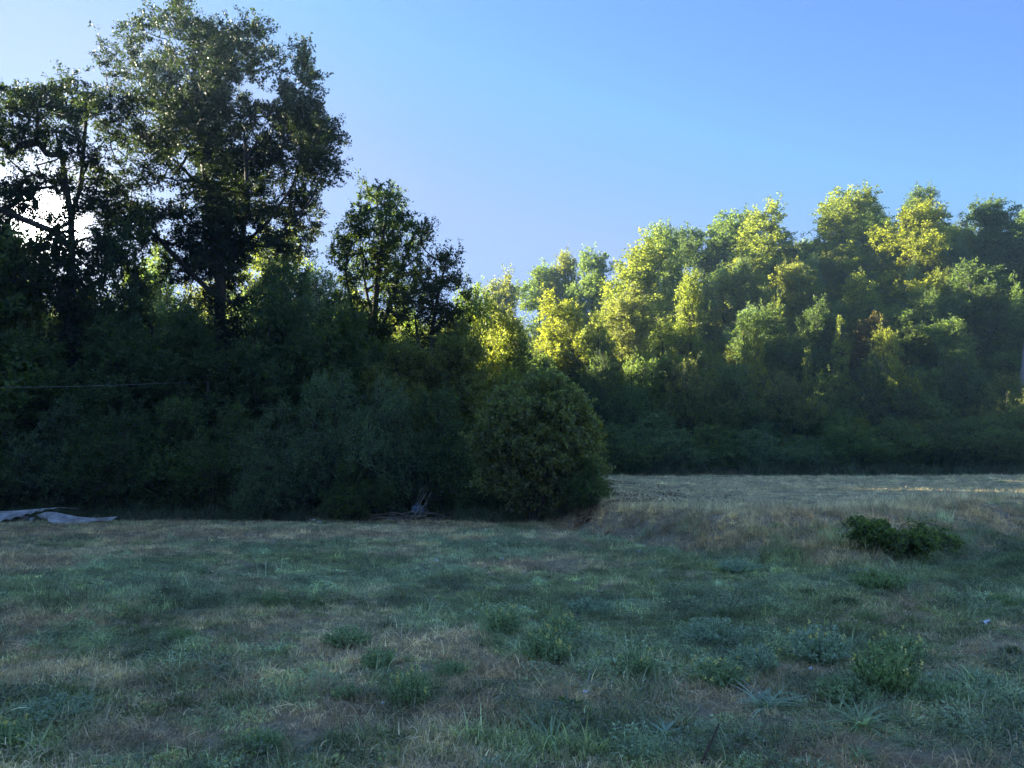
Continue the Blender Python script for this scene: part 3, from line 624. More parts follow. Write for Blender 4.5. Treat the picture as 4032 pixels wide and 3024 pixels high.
for i, (kd, k, px, tp, wd, d, c, lab) in enumerate(ht): put(kd, k, px, tp, wd * (1.25 if kd != 'spire' else 1.1), d, c, lab, 'bush' if kd == 'shrub' else 'tree', group=G4, rz=i * .9)

def build_undergrowth():
    r = rs(66); n = 6000
    x = r.uniform(-70, 110, n); y = r.uniform(27, 125, n)
    lim = np.where(x > .5, 52 + 0 * x, 27.5); k = (y > lim) & (np.abs(x) < y * .85 + 4); x = x[k]; y = y[k]; n = len(x); z = tz(x, y)
    s = r.uniform(.6, 1.3, n); sz = s * r.uniform(.7, 1.4, n) * np.where(x < 0, 1.4, np.interp(y, [52, 75], [.8, 1.35]))
    base = np.array([GN, YG, OL, BG, OL])[r.randint(0, 5, n)] * r.uniform(.7, 1.3, (n, 1))
    pcs = []
    for q in range(3):
        me = PR[('shrub', q)][2].copy(); me.materials.clear(); me.materials.append(M_WOOD_STUFF); pcs.append(me)
    for q in (('tall', 0), ('spire', 1), ('tall', 2)):
        me = PR[q][2].copy(); me.materials.clear(); me.materials.append(M_WOOD_STUFF); pcs.append(me)
    ix = np.where(r.uniform(0, 1, n) < .5, r.randint(0, 3, n), r.randint(3, 6, n)); s = np.where(ix > 2, s * .75, s); sz = np.where(ix > 2, sz * .5, sz)
    scatter('undergrowth', 'shaded thicket covering the floor of the wood and the hillside', pcs, np.c_[x, y, z - .7], np.c_[np.zeros((n, 2)), r.uniform(0, 6.28, n)], np.c_[s, s, sz], ix, base, 'undergrowth')
build_undergrowth()

def build_wood_beyond():
    """the wood behind the trees that can be told apart, plus unseen shade trees added left"""
    r = rs(67); n = 2400
    x = r.uniform(-120, 8, n); y = r.uniform(6, 120, n)
    px = 512 + F * x / y
    k = ((px < -60) | (y > 44)) & (px < 470) & ((y > 27) | (x < -.75 * y - 14)); x = x[k]; y = y[k]; px = px[k]; z = tz(x, y)
    top = np.interp(px, [-400, -60, 0, 90, 200, 330, 420, 500], [150, 180, 290, 290, 285, 295, 318, 310])
    H = ((465 - top) / F * y + 1.6 - z) * r.uniform(.75, 1.0, len(y)); H = np.where(px < -60, r.uniform(13, 19, len(y)), np.minimum(H, 15)); ok = H > 3; x, y, z, H = x[ok], y[ok], z[ok], H[ok]; n = len(x)  # trees left of view are unseen, added tall to keep the meadow in shade
    # clear of the straight line from the camera to the sun
    sz = H / 10.1; s = np.clip(sz, .8, 1.6) * r.uniform(.9, 1.3, n)
    pcs = []
    for q in range(4):
        me = PR[('broad', q)][2].copy(); me.materials.clear(); me.materials.append(M_WOOD_STUFF); pcs.append(me)
    base = np.array([GN, DK, OL, YG])[r.randint(0, 4, n)] * r.uniform(.8, 1.3, (n, 1))
    scatter('wood_beyond', 'deeper wood behind the front trees on the left, seen through the gaps, plus unseen trees added beyond the left edge to shade the meadow', pcs, np.c_[x, y, z - .1], np.c_[np.zeros((n, 2)), r.uniform(0, 6.28, n)], np.c_[s, s, sz], r.randint(0, 4, n), base, 'wood')
build_wood_beyond()

# ------------------------------------------------------------------ single plants in the meadow
def simple_mat(name, col, rough=.8, metal=0, nscale=0, col2=None):
    m, t = mat_new(name); n = t.nodes.new; l = t.links.new; p = n('ShaderNodeBsdfPrincipled'); p.inputs['Roughness'].default_value = rough; p.inputs['Metallic'].default_value = metal
    p.inputs['Base Color'].default_value = (*col, 1)
    if nscale:
        tc = n('ShaderNodeTexCoord'); nz = n('ShaderNodeTexNoise'); nz.inputs['Scale'].default_value = nscale; nz.inputs['Detail'].default_value = 7; l(tc.outputs['Object'], nz.inputs[0])
        cr = n('ShaderNodeValToRGB'); cr.color_ramp.elements[0].position = .4; cr.color_ramp.elements[1].position = .62
        cr.color_ramp.elements[0].color = (*(col2 or col), 1); cr.color_ramp.elements[1].color = (*col, 1); l(nz.outputs[0], cr.inputs[0]); l(cr.outputs[0], p.inputs['Base Color'])
        b = n('ShaderNodeBump'); b.inputs['Strength'].default_value = .3; b.inputs['Distance'].default_value = .01; l(nz.outputs[0], b.inputs['Height']); l(b.outputs[0], p.inputs['Normal'])
    o = n('ShaderNodeOutputMaterial'); l(p.outputs[0], o.inputs[0]); return m
M_YEL = simple_mat('yellow petals', (.85, .76, .20), .6); M_STEM = simple_mat('green stem', (.07, .10, .04), .7)
def weed_proto(seed, nst=90, lp=34, leaf=.024, nfl=14, h=.26, rad=.20, top=1.0):
    r = rs(seed); a = r.uniform(0, 6.28, nst); q = np.sqrt(r.uniform(0, 1, nst)); base = np.c_[np.cos(a) * q * rad * .35, np.sin(a) * q * rad * .35, np.zeros(nst)]
    H = h * r.uniform(.6, 1.1, nst) * (1 - .45 * q * q); tip = base + np.c_[np.cos(a) * q * rad * .75, np.sin(a) * q * rad * .75, H]
    mid = (base + tip) / 2 + np.c_[np.cos(a) * q * rad * .12, np.sin(a) * q * rad * .12, H * .08]
    Vs, Fs = tubes((np.r_[base, mid], np.r_[mid, tip], np.full(nst * 2, .0016), np.full(nst * 2, .0010)), 3)
    t = r.uniform(.1, 1.02, (nst, lp))[..., None]; pos = (1 - t) ** 2 * base[:, None] + 2 * t * (1 - t) * mid[:, None] + t * t * tip[:, None]
    ax = r.normal(size=pos.shape) + np.array([0, 0, .5]); pos = pos.reshape(-1, 3); ax = ax.reshape(-1, 3)
    V, Fc = leaf_quads(pos, ax, leaf * r.uniform(.6, 1.5, len(pos)) , r, .42)
    ms = raw_mesh('weed stems', Vs, Fs, M_STEM); ml = raw_mesh('weed foliage', V, Fc, M_LEAF_WEED, False, np.clip(r.normal(size=len(Fc)) * .25 + .5, 0, 1))
    fl = None
    if nfl:
        k = r.choice(nst, nfl); c = tip[k] + np.c_[r.normal(size=(nfl, 2)) * .02, r.uniform(.0, .05, nfl)]
        c = np.repeat(c, 9, 0) + r.normal(size=(nfl * 9, 3)) * [.005, .005, .009]
        Vf, Ff = leaf_quads(c, r.normal(size=c.shape) + [0, 0, .3], np.full(len(c), .013), r, .9); fl = raw_mesh('weed flowers', Vf, Ff, M_YEL)
    return ms, ml, fl
WP = {'flower': [weed_proto(201 + k) for k in range(3)], 'mound': [weed_proto(211 + k, 130, 34, .022, 0, .20, .24) for k in range(3)], 'few': [weed_proto(221 + k, 90, 34, .023, 5, .24, .18) for k in range(2)]}
def ribbon_leaf(L, W, lean, droop, segs, crease=.12, shape=1.0, wav=0.0, seed=0):
    r = rs(seed); V = []; Fq = []
    th = math.pi / 2 - lean; p = np.array([0., 0, 0]); st = L / segs
    for k in range(segs + 1):
        t = k / segs; ww = W * .5 * (math.sin(math.pi * min(1, .12 + .88 * t)) ** shape if shape != 0 else (1 - t ** 2)) + .0008
        if shape == 0: ww = W * .5 * (1 - t ** 2.2) + .0006
        u = np.array([-math.sin(th), 0, math.cos(th)]); wv = wav * math.sin(k * 2.3 + seed)
        V += [p + np.array([0, -ww, 0]) + u * (ww * crease * 2 + wv), p, p + np.array([0, ww, 0]) + u * (ww * crease * 2 - wv)]
        p = p + np.array([math.cos(th), 0, math.sin(th)]) * st; th -= droop / segs
    for k in range(segs):
        o = 3 * k; Fq += [(o, o + 1, o + 4, o + 3), (o + 1, o + 2, o + 5, o + 4)]
    return np.array(V), np.array(Fq)
def rotz(V, a, tilt=0):
    c, s_ = math.cos(a), math.sin(a); return V @ np.array([[c, s_, 0], [-s_, c, 0], [0, 0, 1]])
def rosette_mesh(seed, n, L, W):
    r = rs(seed); parts = []
    for k in range(n):
        V, Fq = ribbon_leaf(L * r.uniform(.55, 1.1), W * r.uniform(.7, 1.2), r.uniform(.25, 1.35), r.uniform(.5, 2.0), 5, shape=0, seed=k)
        V = rotz(V, r.uniform(0, 6.28)) + [r.normal() * .015, r.normal() * .015, 0]; parts.append((V, Fq, np.full(len(Fq), r.uniform(0, 1))))
    V, Fq, T = merge(parts); return raw_mesh('grass rosette blades', V, Fq, M_LEAF_WEED, False, T)
RO = [rosette_mesh(231 + k, 60, .25, .013) for k in range(3)] + [rosette_mesh(241, 46, .30, .007)]
cW = (.29, .38, .23); cB = (.33, .42, .34); cG = (.25, .34, .17); cD = (.11, .17, .08)
GW = 'weeds growing in the meadow'
def weed(kind, k, px, py, wpx, hs, col, label, name='weed_clump', cat='weed'):
    g = gpt(px, py); s = wpx / F * g[1] / {'flower': .40, 'mound': .46, 'few': .38}[kind]
    t = thing(name, label, cat, (g[0], g[1], g[2] - .01), (px * .7) % 6.28, (s, s, s * hs), GW)
    ms, ml, fl = WP[kind][k]; a = new_obj('stems', ms, parent=t); a['kind'] = 'stuff'; b = new_obj('foliage', ml, parent=t); b.color = (*col, 1)
    if fl: c = new_obj('flowers', fl, parent=t); c['kind'] = 'stuff'
for a in [('few', 0, 263, 752, 38, 1.0, cW, 'bushy round green clump at the bottom left, standing alone in dry grass'),
          ('mound', 0, 52, 716, 70, .6, cB, 'spreading pale green leafy patch in the bottom left corner area'),
          ('flower', 0, 6, 744, 44, .9, cW, 'green clump with yellow flowers cut by the left edge'),
          ('flower', 1, 501, 634, 42, 1.0, cW, 'clump with small yellow flowers, first one left of the centre cluster'),
          ('flower', 2, 546, 662, 54, 1.0, cW, 'largest yellow-flowered clump in the middle of the meadow'),
          ('flower', 0, 562, 636, 40, .9, cW, 'yellow-flowered clump just behind the largest middle one'),
          ('flower', 1, 410, 706, 40, 1.5, cW, 'tall green clump with yellow flowers on top and broad leaves at its foot'),
          ('mound', 1, 450, 676, 30, 1.2, cW, 'small flowerless green clump between the tall clump and the middle cluster'),
          ('few', 1, 379, 668, 36, 1.0, cW, 'little bush with two yellow flowers left of the tall clump'),
          ('mound', 2, 347, 645, 46, .9, cW, 'soft green mound left of the middle with dark underside'),
          ('few', 0, 346, 698, 30, .8, cW, 'faded leafy clump left of the tall yellow-topped clump'),
          ('mound', 0, 645, 756, 50, .8, cB, 'feathery grey-green clump at the bottom edge right of the middle'),
          ('few', 1, 637, 676, 40, 1.1, cW, 'feathery clump right of the dock plant with a few flowers'),
          ('flower', 2, 820, 662, 60, .9, cB, 'clump with the most yellow flowers, above a patch of bare brown ground'),
          ('flower', 0, 900, 662, 50, .9, cW, 'yellow-flowered clump right behind the tall bushy one'),
          ('few', 0, 886, 694, 62, 1.25, cG, 'tall bushy bright green clump with yellow tips, right part of the meadow'),
          ('mound', 1, 846, 700, 62, .8, cW, 'wide low mound directly left of the tall bushy clump'),
          ('mound', 2, 945, 702, 50, .9, cW, 'green mound right of the tall bushy clump'),
          ('few', 1, 979, 688, 36, .9, cB, 'small grey-green clump near the right edge'),
          ('mound', 0, 879, 590, 52, .9, cG, 'dome-shaped dark green weed below the bramble'),
          ('mound', 1, 811, 597, 30, .6, cD, 'small dark weed left of the dome-shaped one'),
          ('mound', 2, 848, 606, 28, .7, cD, 'small dark leafy weed in front of the dome-shaped one'),
          ('mound', 0, 868, 620, 30, .7, cG, 'green tuft right in front of the small dark leafy weed'),
          ('mound', 1, 726, 620, 24, 1.0, cD, 'dark weed at the foot of the thin bare twigs'),
          ('mound', 2, 712, 642, 60, .9, cB, 'broad blue-green mound right of the middle'),
          ('few', 0, 753, 672, 50, .9, cB, 'pale mound between the blue-green mound and the many-flowered clump'),
          ('flower', 1, 722, 686, 54, .8, cW, 'green mound with few flowers behind the large grass rosette'),
          ('few', 1, 1000, 608, 24, 1.1, cG, 'light green leafy weed near the right edge beside bare soil'),
          ('mound', 0, 972, 592, 14, 1.2, cG, 'tiny light green seedling bush near the right edge'),
          ('mound', 1, 1022, 608, 20, 1.2, cG, 'light green weed cut by the right edge'),
          ('mound', 2, 1012, 655, 22, 1.0, cD, 'dark green grassy tuft at the right edge'),
          ('mound', 0, 590, 612, 46, .7, cB, 'bluish mound in the upper middle of the meadow'),
          ('mound', 1, 740, 572, 40, .7, cB, 'grey-green hump at the edge of the bank, left of the bramble'),
          ('few', 0, 272, 608, 20, 1.6, cW, 'single weed with one tall yellow flower head, left half of the meadow'),
          ('mound', 2, 180, 640, 30, .8, cG, 'yellowish green tuft in the left half of the meadow')]: weed(*a)
def rosette(k, px, py, wpx, hs, col, label):
    hs *= .75; g = gpt(px, py); s = wpx / F * g[1] / .42; t = thing('grass_rosette', label, 'grass tuft', (g[0], g[1], g[2]), px % 6.28, (s, s, s * hs), 'wide-bladed grass rosettes')
    o = new_obj('blades', RO[k], parent=t); o.color = (*col, 1); o['kind'] = 'stuff'
for a in [(0, 585, 689, 62, .6, cB, 'pale flat grass rosette above the dock plant'), (1, 665, 736, 62, .7, cB, 'pale grass rosette right of the dock plant'), (2, 765, 710, 76, 1.0, cB, 'large grass rosette with wide blades, left of the many-bladed pair'),
          (0, 862, 728, 84, .9, cW, 'largest spreading grass rosette in the lower right'), (1, 859, 760, 60, .7, cG, 'dark rosette with broad leaves at the bottom edge, lower right'), (2, 487, 770, 50, .9, cB, 'pale broad blades at the very bottom, left of the middle'),
          (3, 107, 594, 34, .9, cB, 'bluish arching grass tuft in the left half of the meadow'), (3, 279, 655, 50, 1.0, cW, 'coarse grass clump left of the middle'), (3, 194, 765, 60, 1.0, (.14, .13, .06), 'olive brown grass tuft at the bottom edge on the left'),
          (3, 190, 682, 44, .8, cG, 'green grass tuft in the lower left of the meadow'), (1, 218, 672, 44, .7, cB, 'scattered pale ribbon blades beside the green tuft'), (3, 552, 748, 90, .9, cW, 'long green grass tuft at the bottom in the middle'),
          (3, 12, 764, 30, .9, (.22, .27, .2), 'pale blades in the bottom left corner')]: rosette(*a)
def dock():
    g = gpt(569, 712); t = thing('dock_plant', 'low plant with glossy broad dark green leaves and a whitish bud, below the pale rosette', 'weed', (g[0], g[1], g[2] + .01), 0, (1, 1, 1))
    m = leaf_mat('dock leaf', trans=.3, spec=.5, rough=.4); r = rs(250)
    for k in range(13):
        V, Fq = ribbon_leaf(r.uniform(.09, .15), r.uniform(.045, .06), r.uniform(.35, 1.25), r.uniform(.3, 1.3), 6, .15, .7, .006, k)
        o = new_obj('leaf', raw_mesh('dock leaf', rotz(V, k * 2.4 + r.uniform(-.3, .3)), Fq, m, True, np.full(len(Fq), r.uniform(.2, .8))), parent=t); o.color = (.06, .12, .035, 1)
    V, Fc = tubes((np.array([[0, 0, 0.], [-.01, 0, .06]]), np.array([[-.01, 0, .06], [-.02, 0, .13]]), np.array([.004, .004]), np.array([.004, .009])), 6)
    new_obj('bud', raw_mesh('dock bud', V, Fc, simple_mat('bud', (.25, .32, .22)), True), parent=t)
dock()

# ------------------------------------------------------------------ bramble on the bank
def bramble(px, py, wpx, hpx, seed, n, label):
    g = gpt(px, py); r = rs(seed); s = g[1] / F; w_, h_ = wpx * s / 2, hpx * s
    lb = [(q * w_, r.uniform(-.3, .3) * w_, h_ * zz, w_ * rr, w_ * .28, h_ * rr * .9) for q, zz, rr in ((-.35, .55, .36), (-.2, .75, .22), (-.6, .3, .25), (.0, .35, .3), (.25, .3, .25), (.5, .4, .28), (.7, .3, .2), (-.45, .9, .12), (.95, .25, .12), (-.9, .2, .12))]
    st = [[(q * w_, 0, -.1), (q * w_ * 1.1, .05, h_ * .4)] for q in (-.5, 0, .5)]
    ms = make_tree('bramble', lb, st, seed, n, .14, .055, 7, 12, .09, .018, flat=.8, zmin=.03, wid=.7)
    # arching canes
    cv = []
    for k in range(12):
        a = r.uniform(0, 6.28); L = w_ * r.uniform(.6, 1.25); p = np.array([r.uniform(-.5, .5) * w_, r.uniform(-.3, .3) * w_, 0])
        q = [p + np.array([math.cos(a) * L * t, math.sin(a) * L * t * .6, h_ * 1.0 * math.sin(math.pi * min(1, t * .85 + .05)) * (.75 + .3 * math.cos(k * 1.7))]) for t in np.linspace(0, 1, 7)]
        cv.append(q)
    p0 = np.array([q[i] for q in cv for i in range(6)]); p1 = np.array([q[i + 1] for q in cv for i in range(6)])
    V, Fc = tubes((p0, p1, np.full(len(p0), .006), np.full(len(p0), .005)), 5)
    cp = np.repeat(p1, 9, 0) + r.normal(size=(len(p1) * 9, 3)) * .045
    Vc, Fcc = leaf_quads(cp, r.normal(size=cp.shape) + [0, 0, .3], r.uniform(.035, .065, len(cp)), r, .7)
    om = ms[2]; n0 = len(om.vertices); co = np.zeros(n0 * 3, np.float32); om.vertices.foreach_get('co', co); fv = np.arange(n0).reshape(-1, 4)
    ms = (ms[0], ms[1], raw_mesh('bramble leaves', np.concatenate([co.reshape(-1, 3), Vc]), np.concatenate([fv, Fcc + n0]), M_LEAF, False, r.uniform(0, 1, len(fv) + len(Fcc))))
    t = put_tree(ms, 'bramble_bush', label, 'bush', (g[0], g[1], g[2]), (.10, .145, .065), names=('stems', 'twigs', 'foliage'))
    o = new_obj('canes', raw_mesh('bramble canes', V, Fc, M_TWIG, True), parent=t); o['kind'] = 'stuff'
bramble(888, 555, 96, 32, 301, 150, 'dark green bramble with arching canes sprawling on the grassy bank')
bramble(930, 548, 40, 18, 302, 50, 'smaller lower bramble touching the right side of the big one')

# ------------------------------------------------------------------ roofing sheets at the left edge
M_SHEET = simple_mat('weathered white sheet', (.50, .50, .50), .7, 0, 3.5, (.26, .26, .25))
def sheet(name, label, A, B, widths, drop, ridges, seed, sag, shift=0.0):
    """corrugated sheet from A to B; widths = width along its length, sag = height along its length"""
    A = np.array(A, float); B = np.array(B, float); r = rs(seed); nu, nv = 70, ridges * 6; d = B - A; L = np.linalg.norm(d); d /= L
    side = unit(np.cross(d, [0, 0, 1.])[None])[0]; side = -side if side[1] > 0 else side; sd = side * math.cos(drop) + np.array([0, 0, -math.sin(drop)]); nn = np.cross(d, sd); nn = nn if nn[2] > 0 else -nn
    V = np.zeros((nu + 1, nv + 1, 3)); tw = np.linspace(0, 1, len(widths)); ts = np.linspace(0, 1, len(sag))
    jag = np.cumsum(r.normal(size=nu + 1)) * .006
    for i in range(nu + 1):
        t = i / nu; wd = float(np.interp(t, tw, widths)) + jag[i]
        for j in range(nv + 1):
            w_ = wd * j / nv
            V[i, j] = A + d * (L * t + shift * (j / nv) * (1 - t)) + sd * w_ + np.array([0, 0, float(np.interp(t, ts, sag))]) + nn * (.03 * math.sin(w_ * ridges * 6.28) + .05 * math.sin(5 * t + 3 * w_) * w_)
    V[0] += d * r.uniform(-.06, .06, nv + 1)[:, None]; V[-1] += d * (r.uniform(-.1, .02, nv + 1))[:, None]
    T = V - nn * .009; nV = (nu + 1) * (nv + 1); idx = np.arange(nV).reshape(nu + 1, nv + 1)
    top = np.stack([idx[:-1, :-1], idx[1:, :-1], idx[1:, 1:], idx[:-1, 1:]], -1).reshape(-1, 4); bot = top[:, ::-1] + nV
    bd = [(idx[i, 0], idx[i + 1, 0]) for i in range(nu)] + [(idx[i + 1, nv], idx[i, nv]) for i in range(nu)] + [(idx[0, j + 1], idx[0, j]) for j in range(nv)] + [(idx[nu, j], idx[nu, j + 1]) for j in range(nv)]
    E = np.array([(a, a + nV, b + nV, b) for a, b in bd])
    o = new_obj(name, raw_mesh(name, np.concatenate([V.reshape(-1, 3), T.reshape(-1, 3)]), np.concatenate([top, bot, E]), M_SHEET, False)); o['label'] = label; o['category'] = 'sheet'; o['group'] = 'white roofing sheets'
    return o
D0 = 21.6
sheet('roofing_sheet', 'long white corrugated sheet with a torn end, propped on two blocks', P(-60, 510, D0 + .5), P(79, 509.5, D0 + .6), [.8, .85, .85, .8, .75, .45, .10, .06, .05], .30, 7, 401, [.03, 0, -.04, -.06, -.05, -.02, .02, .05, .02])
sheet('roofing_sheet', 'tilted white corrugated sheet with dark ribs, its pointed end in the grass', P(36, 515, D0 - .1), P(118, 518, D0 - .1), [.2, .62, .66, .5, .36, .26, .18, .12, .03], .42, 7, 402, [-.02, .09, .08, .03, -.01, -.03, -.03, 0, .03], .45)
M_BLOCK = simple_mat('concrete block', (.36, .36, .36), .9, 0, 12, (.24, .24, .24))
def block(px, py, label, w_=.10, h_=.22):
    g = gpt(px, py); x, y, z = w_ / 2, .12, h_; c = .012
    V = np.array([(sx * (x - (c if zz in (0, 3) else 0)), sy * (y - (c if zz in (0, 3) else 0)), [0, c, z - c, z][zz]) for zz in range(4) for sx, sy in ((-1, -1), (1, -1), (1, 1), (-1, 1))])
    Fc = [(4 * l + k, 4 * l + (k + 1) % 4, 4 * l + 4 + (k + 1) % 4, 4 * l + 4 + k) for l in range(3) for k in range(4)] + [(3, 2, 1, 0), (12, 13, 14, 15)]
    o = new_obj('concrete_block', raw_mesh('concrete block', V, np.array(Fc), M_BLOCK)); o.location = (g[0], g[1], g[2] - .02); o.rotation_euler = (0, 0, px * .1)
    o['label'] = label; o['category'] = 'block'; o['group'] = 'blocks under the roofing sheet'
block(23, 522, 'pale block under the flat roofing sheet, the left one and thicker', .13, .20); block(32.5, 523, 'thin block under the flat roofing sheet, next to the torn edge', .07, .17)

# ------------------------------------------------------------------ cable, pole
def tube_obj(name, pts, rad, mat, parent=None, K=6):
    pts = np.array(pts, float); p0, p1 = pts[:-1], pts[1:]; rr = np.broadcast_to(rad, len(pts)) if np.ndim(rad) == 0 else np.array(rad)
    V, Fc = tubes((p0, p1 + (p1 - p0) * .02, rr[:-1], rr[1:]), K); return new_obj(name, raw_mesh(name, V, Fc, mat, True), parent=parent)
pts = [P(px, 387.2 - 10 * (max(px, -400) / 200.0) ** 2 * (.6 if px > 0 else .12) + (0 if px > 0 else -0.0), 20.5 + max(px, 0) * .031) for px in np.linspace(-260, 200, 40)]
o = tube_obj('cable', pts, .0055, simple_mat('pale cable', (.22, .24, .24), .6)); o['label'] = 'thin pale cable sagging across the dark foliage on the left'; o['category'] = 'cable'
def pole():
    d = 58.0; q = P(1016, 465, d); z = float(tz(q[0], q[1])); top = P(1040, 230, d); foot = np.array([q[0], q[1], z - .3])
    t = thing('utility_pole', 'leaning pale grey pole at the right edge above the bushes', 'pole', (q[0], q[1], z)); n = 10
    pts = [(foot + (top - foot) * k / n) - np.array([q[0], q[1], z]) for k in range(n + 1)]
    tube_obj('shaft', pts, [.21 - .08 * k / n for k in range(n + 1)], simple_mat('pole concrete', (.22, .21, .22), .85, 0, 3, (.16, .155, .16)), t, 14)
    e = pts[-1]; tube_obj('crossarm', [e + np.array([-.9, 0, -.3]), e + np.array([.9, 0, -.3])], .05, M_BLOCK, t, 8)
pole()

# ------------------------------------------------------------------ heap of cut branches, tarp, litter, twigs
def brush():
    g = gpt(408, 521); t = thing('brush_heap', 'low heap of cut grey branches at the foot of the blue-green shrubs', 'brushwood', (g[0], g[1], float(tz(g[0], g[1])))); r = rs(501)
    for k in range(34):
        a = r.uniform(-.5, .5) + (math.pi if r.uniform() < .5 else 0); L = r.uniform(.7, 1.9); x = r.uniform(-1.2, 1.3); y = r.uniform(-.35, .35); z = r.uniform(.03, .32) * (1 - abs(x) / 2.2); el = r.uniform(-.1, .18)
        if k < 6: a = r.uniform(-1, 1); el = r.uniform(.7, 1.1); L = r.uniform(.8, 1.2); z = .1; x = r.uniform(-.1, .35)
        d = np.array([math.cos(a) * math.cos(el), math.sin(a) * math.cos(el), math.sin(el)]); s0 = np.array([x, y, z]) - d * L * (.1 if k < 6 else .5); ps = []
        for i in range(6): ps.append(s0 + d * L * i / 5 + r.normal(size=3) * .022 + np.array([0, 0, -.04 * math.sin(i)]))
        o = tube_obj('branch', [np.array([p[0], p[1], max(.015, p[2])]) for p in ps], [r.uniform(.012, .026) * (1 - .12 * i) for i in range(6)], M_DRY if k % 3 == 0 else M_BARK_PALE, t, 5)
    # tarp scrap
    n = 14; V = np.array([((i / n - .5) * .5, .06 * math.sin(i * 1.1) * math.cos(j * .8) + (j / n) * .12, (j / n) * .42 * (1 - .75 * abs(i / n - .5) * 2 * (.4 + .6 * math.sin(j * .5) ** 2)) + .03 * math.sin(i * 2.1 + j)) for i in range(n + 1) for j in range(n + 1)])
    I = np.arange((n + 1) ** 2).reshape(n + 1, n + 1); Fc = np.stack([I[:-1, :-1], I[1:, :-1], I[1:, 1:], I[:-1, 1:]], -1).reshape(-1, 4)
    V2 = V + [0, .004, 0]; o = new_obj('tarpaulin_scrap', raw_mesh('tarpaulin', np.concatenate([V, V2]), np.concatenate([Fc, Fc[:, ::-1] + len(V)]), simple_mat('blue plastic', (.07, .12, .19), .6, 0, 6, (.12, .16, .2)), True)); o.scale = (.7, .8, .75)
    o.location = (g[0] + .28, g[1] - .1, t.location[2] + .22); o['label'] = 'crumpled bluish plastic scrap lying on the heap of cut branches'; o['category'] = 'tarpaulin'
brush()
M_WHITE = simple_mat('white litter', (.75, .76, .78), .6)
for i, (px, py, wd, lab) in enumerate([(312, 522, 7, 'larger white scrap on the grass before the blue-green shrubs, leftmost of the row'), (389, 521, 6, 'white scrap just left of the heap of branches'), (319, 523.5, 4, 'small white scrap touching the larger leftmost one'),
        (437, 563, 5, 'white scrap in the bluish grass left of the middle'), (430, 542, 2.5, 'tiny white speck behind the bluish grass patch'), (502, 561, 3.5, 'white scrap in the bluish grass, middle of the meadow'), (411, 567, 2.6, 'tiny white speck left of the scrap in bluish grass'),
        (638, 553, 5, 'thin white strip near the foot of the bank'), (586, 697, 5, 'curved white scrap beside the pale rosette and dock plant'), (383, 708, 4.5, 'white scrap on bare ground near the tall yellow-topped clump'), (987, 627, 10, 'largest white scrap, near the right edge on dry grass'),
        (586, 510, 3, 'white speck on the leaf litter right of the hazel'), (485, 531, 3, 'white speck on the grass in front of the hazel'), (660, 498, 4, 'white speck out on the upper field'), (523, 575, 3, 'small round white speck in the middle of the meadow'), (811, 673, 4, 'whitish scrap on the bare brown patch')]):
    g = gpt(px, py); s = wd / F * g[1]; r = rs(520 + i); n = 5
    V = np.array([((a / n - .5) * s, (b / n - .5) * s * .55, .02 + s * .16 * math.sin(a * 1.3 + i) * math.cos(b * 1.1) + r.normal() * s * .05 + s * .12) for a in range(n + 1) for b in range(n + 1)])
    I = np.arange((n + 1) ** 2).reshape(n + 1, n + 1); Fc = np.stack([I[:-1, :-1], I[1:, :-1], I[1:, 1:], I[:-1, 1:]], -1).reshape(-1, 4); V2 = V - [0, 0, .004]
    o = new_obj('litter_scrap', raw_mesh('litter scrap', np.concatenate([V, V2]), np.concatenate([Fc, Fc[:, ::-1] + len(V)]), M_WHITE, True)); o.location = (g[0], g[1], g[2] + .015); o.rotation_euler = (0, 0, r.uniform(-.6, .6))
    o['label'] = lab; o['category'] = 'litter'; o['group'] = 'white litter on the grass'
def stick(name, label, pxs, d, rad, mat, cat='stick', group=None, g0=None):
    ps = [P(a, b, d) for a, b in pxs]; g = gpt(*pxs[0]) if g0 is None else g0; off = g - ps[0]; n = len(ps)
    t = tube_obj(name, [p + off - g for p in ps], [rad * (1 - .6 * k / (n - 1)) for k in range(n)], mat, None, 7); t.location = g; t['label'] = label; t['category'] = cat
    if group: t['group'] = group
    return t
stick('bare_stick', 'dark bare stick poking up at the bottom edge right of the middle', [(701, 767), (706, 752), (713, 738), (719, 724)], gpt(701, 767)[1], .0095, simple_mat('brown stick', (.10, .07, .055), .8, 0, 30, (.06, .04, .03)))
stick('bare_twig', 'thin upright bare twig above the dark weed, the left one', [(729, 619), (731, 604), (737, 588)], gpt(729, 619)[1], .005, M_TWIG, group='thin bare twigs')
stick('bare_twig', 'thin bare twig above the dark weed, slanting right', [(730, 619), (735, 606), (743, 592)], gpt(730, 619)[1], .004, M_TWIG, group='thin bare twigs')
for (px, top, lab) in ((212, 466, 'tallest dry weed stalk before the dark bushes, with side twigs'), (217, 478, 'shorter dry weed stalk right of the tallest one'), (243, 480, 'lone dry weed stalk farther right'), (209, 484, 'short dry weed stalk left of the tallest one')):
    stick('dry_stalk', lab, [(px, 518), (px + 1, (518 + top) / 2), (px - .5, top)], 22.3, .016, M_DRY, 'stalk', 'dry weed stalks')

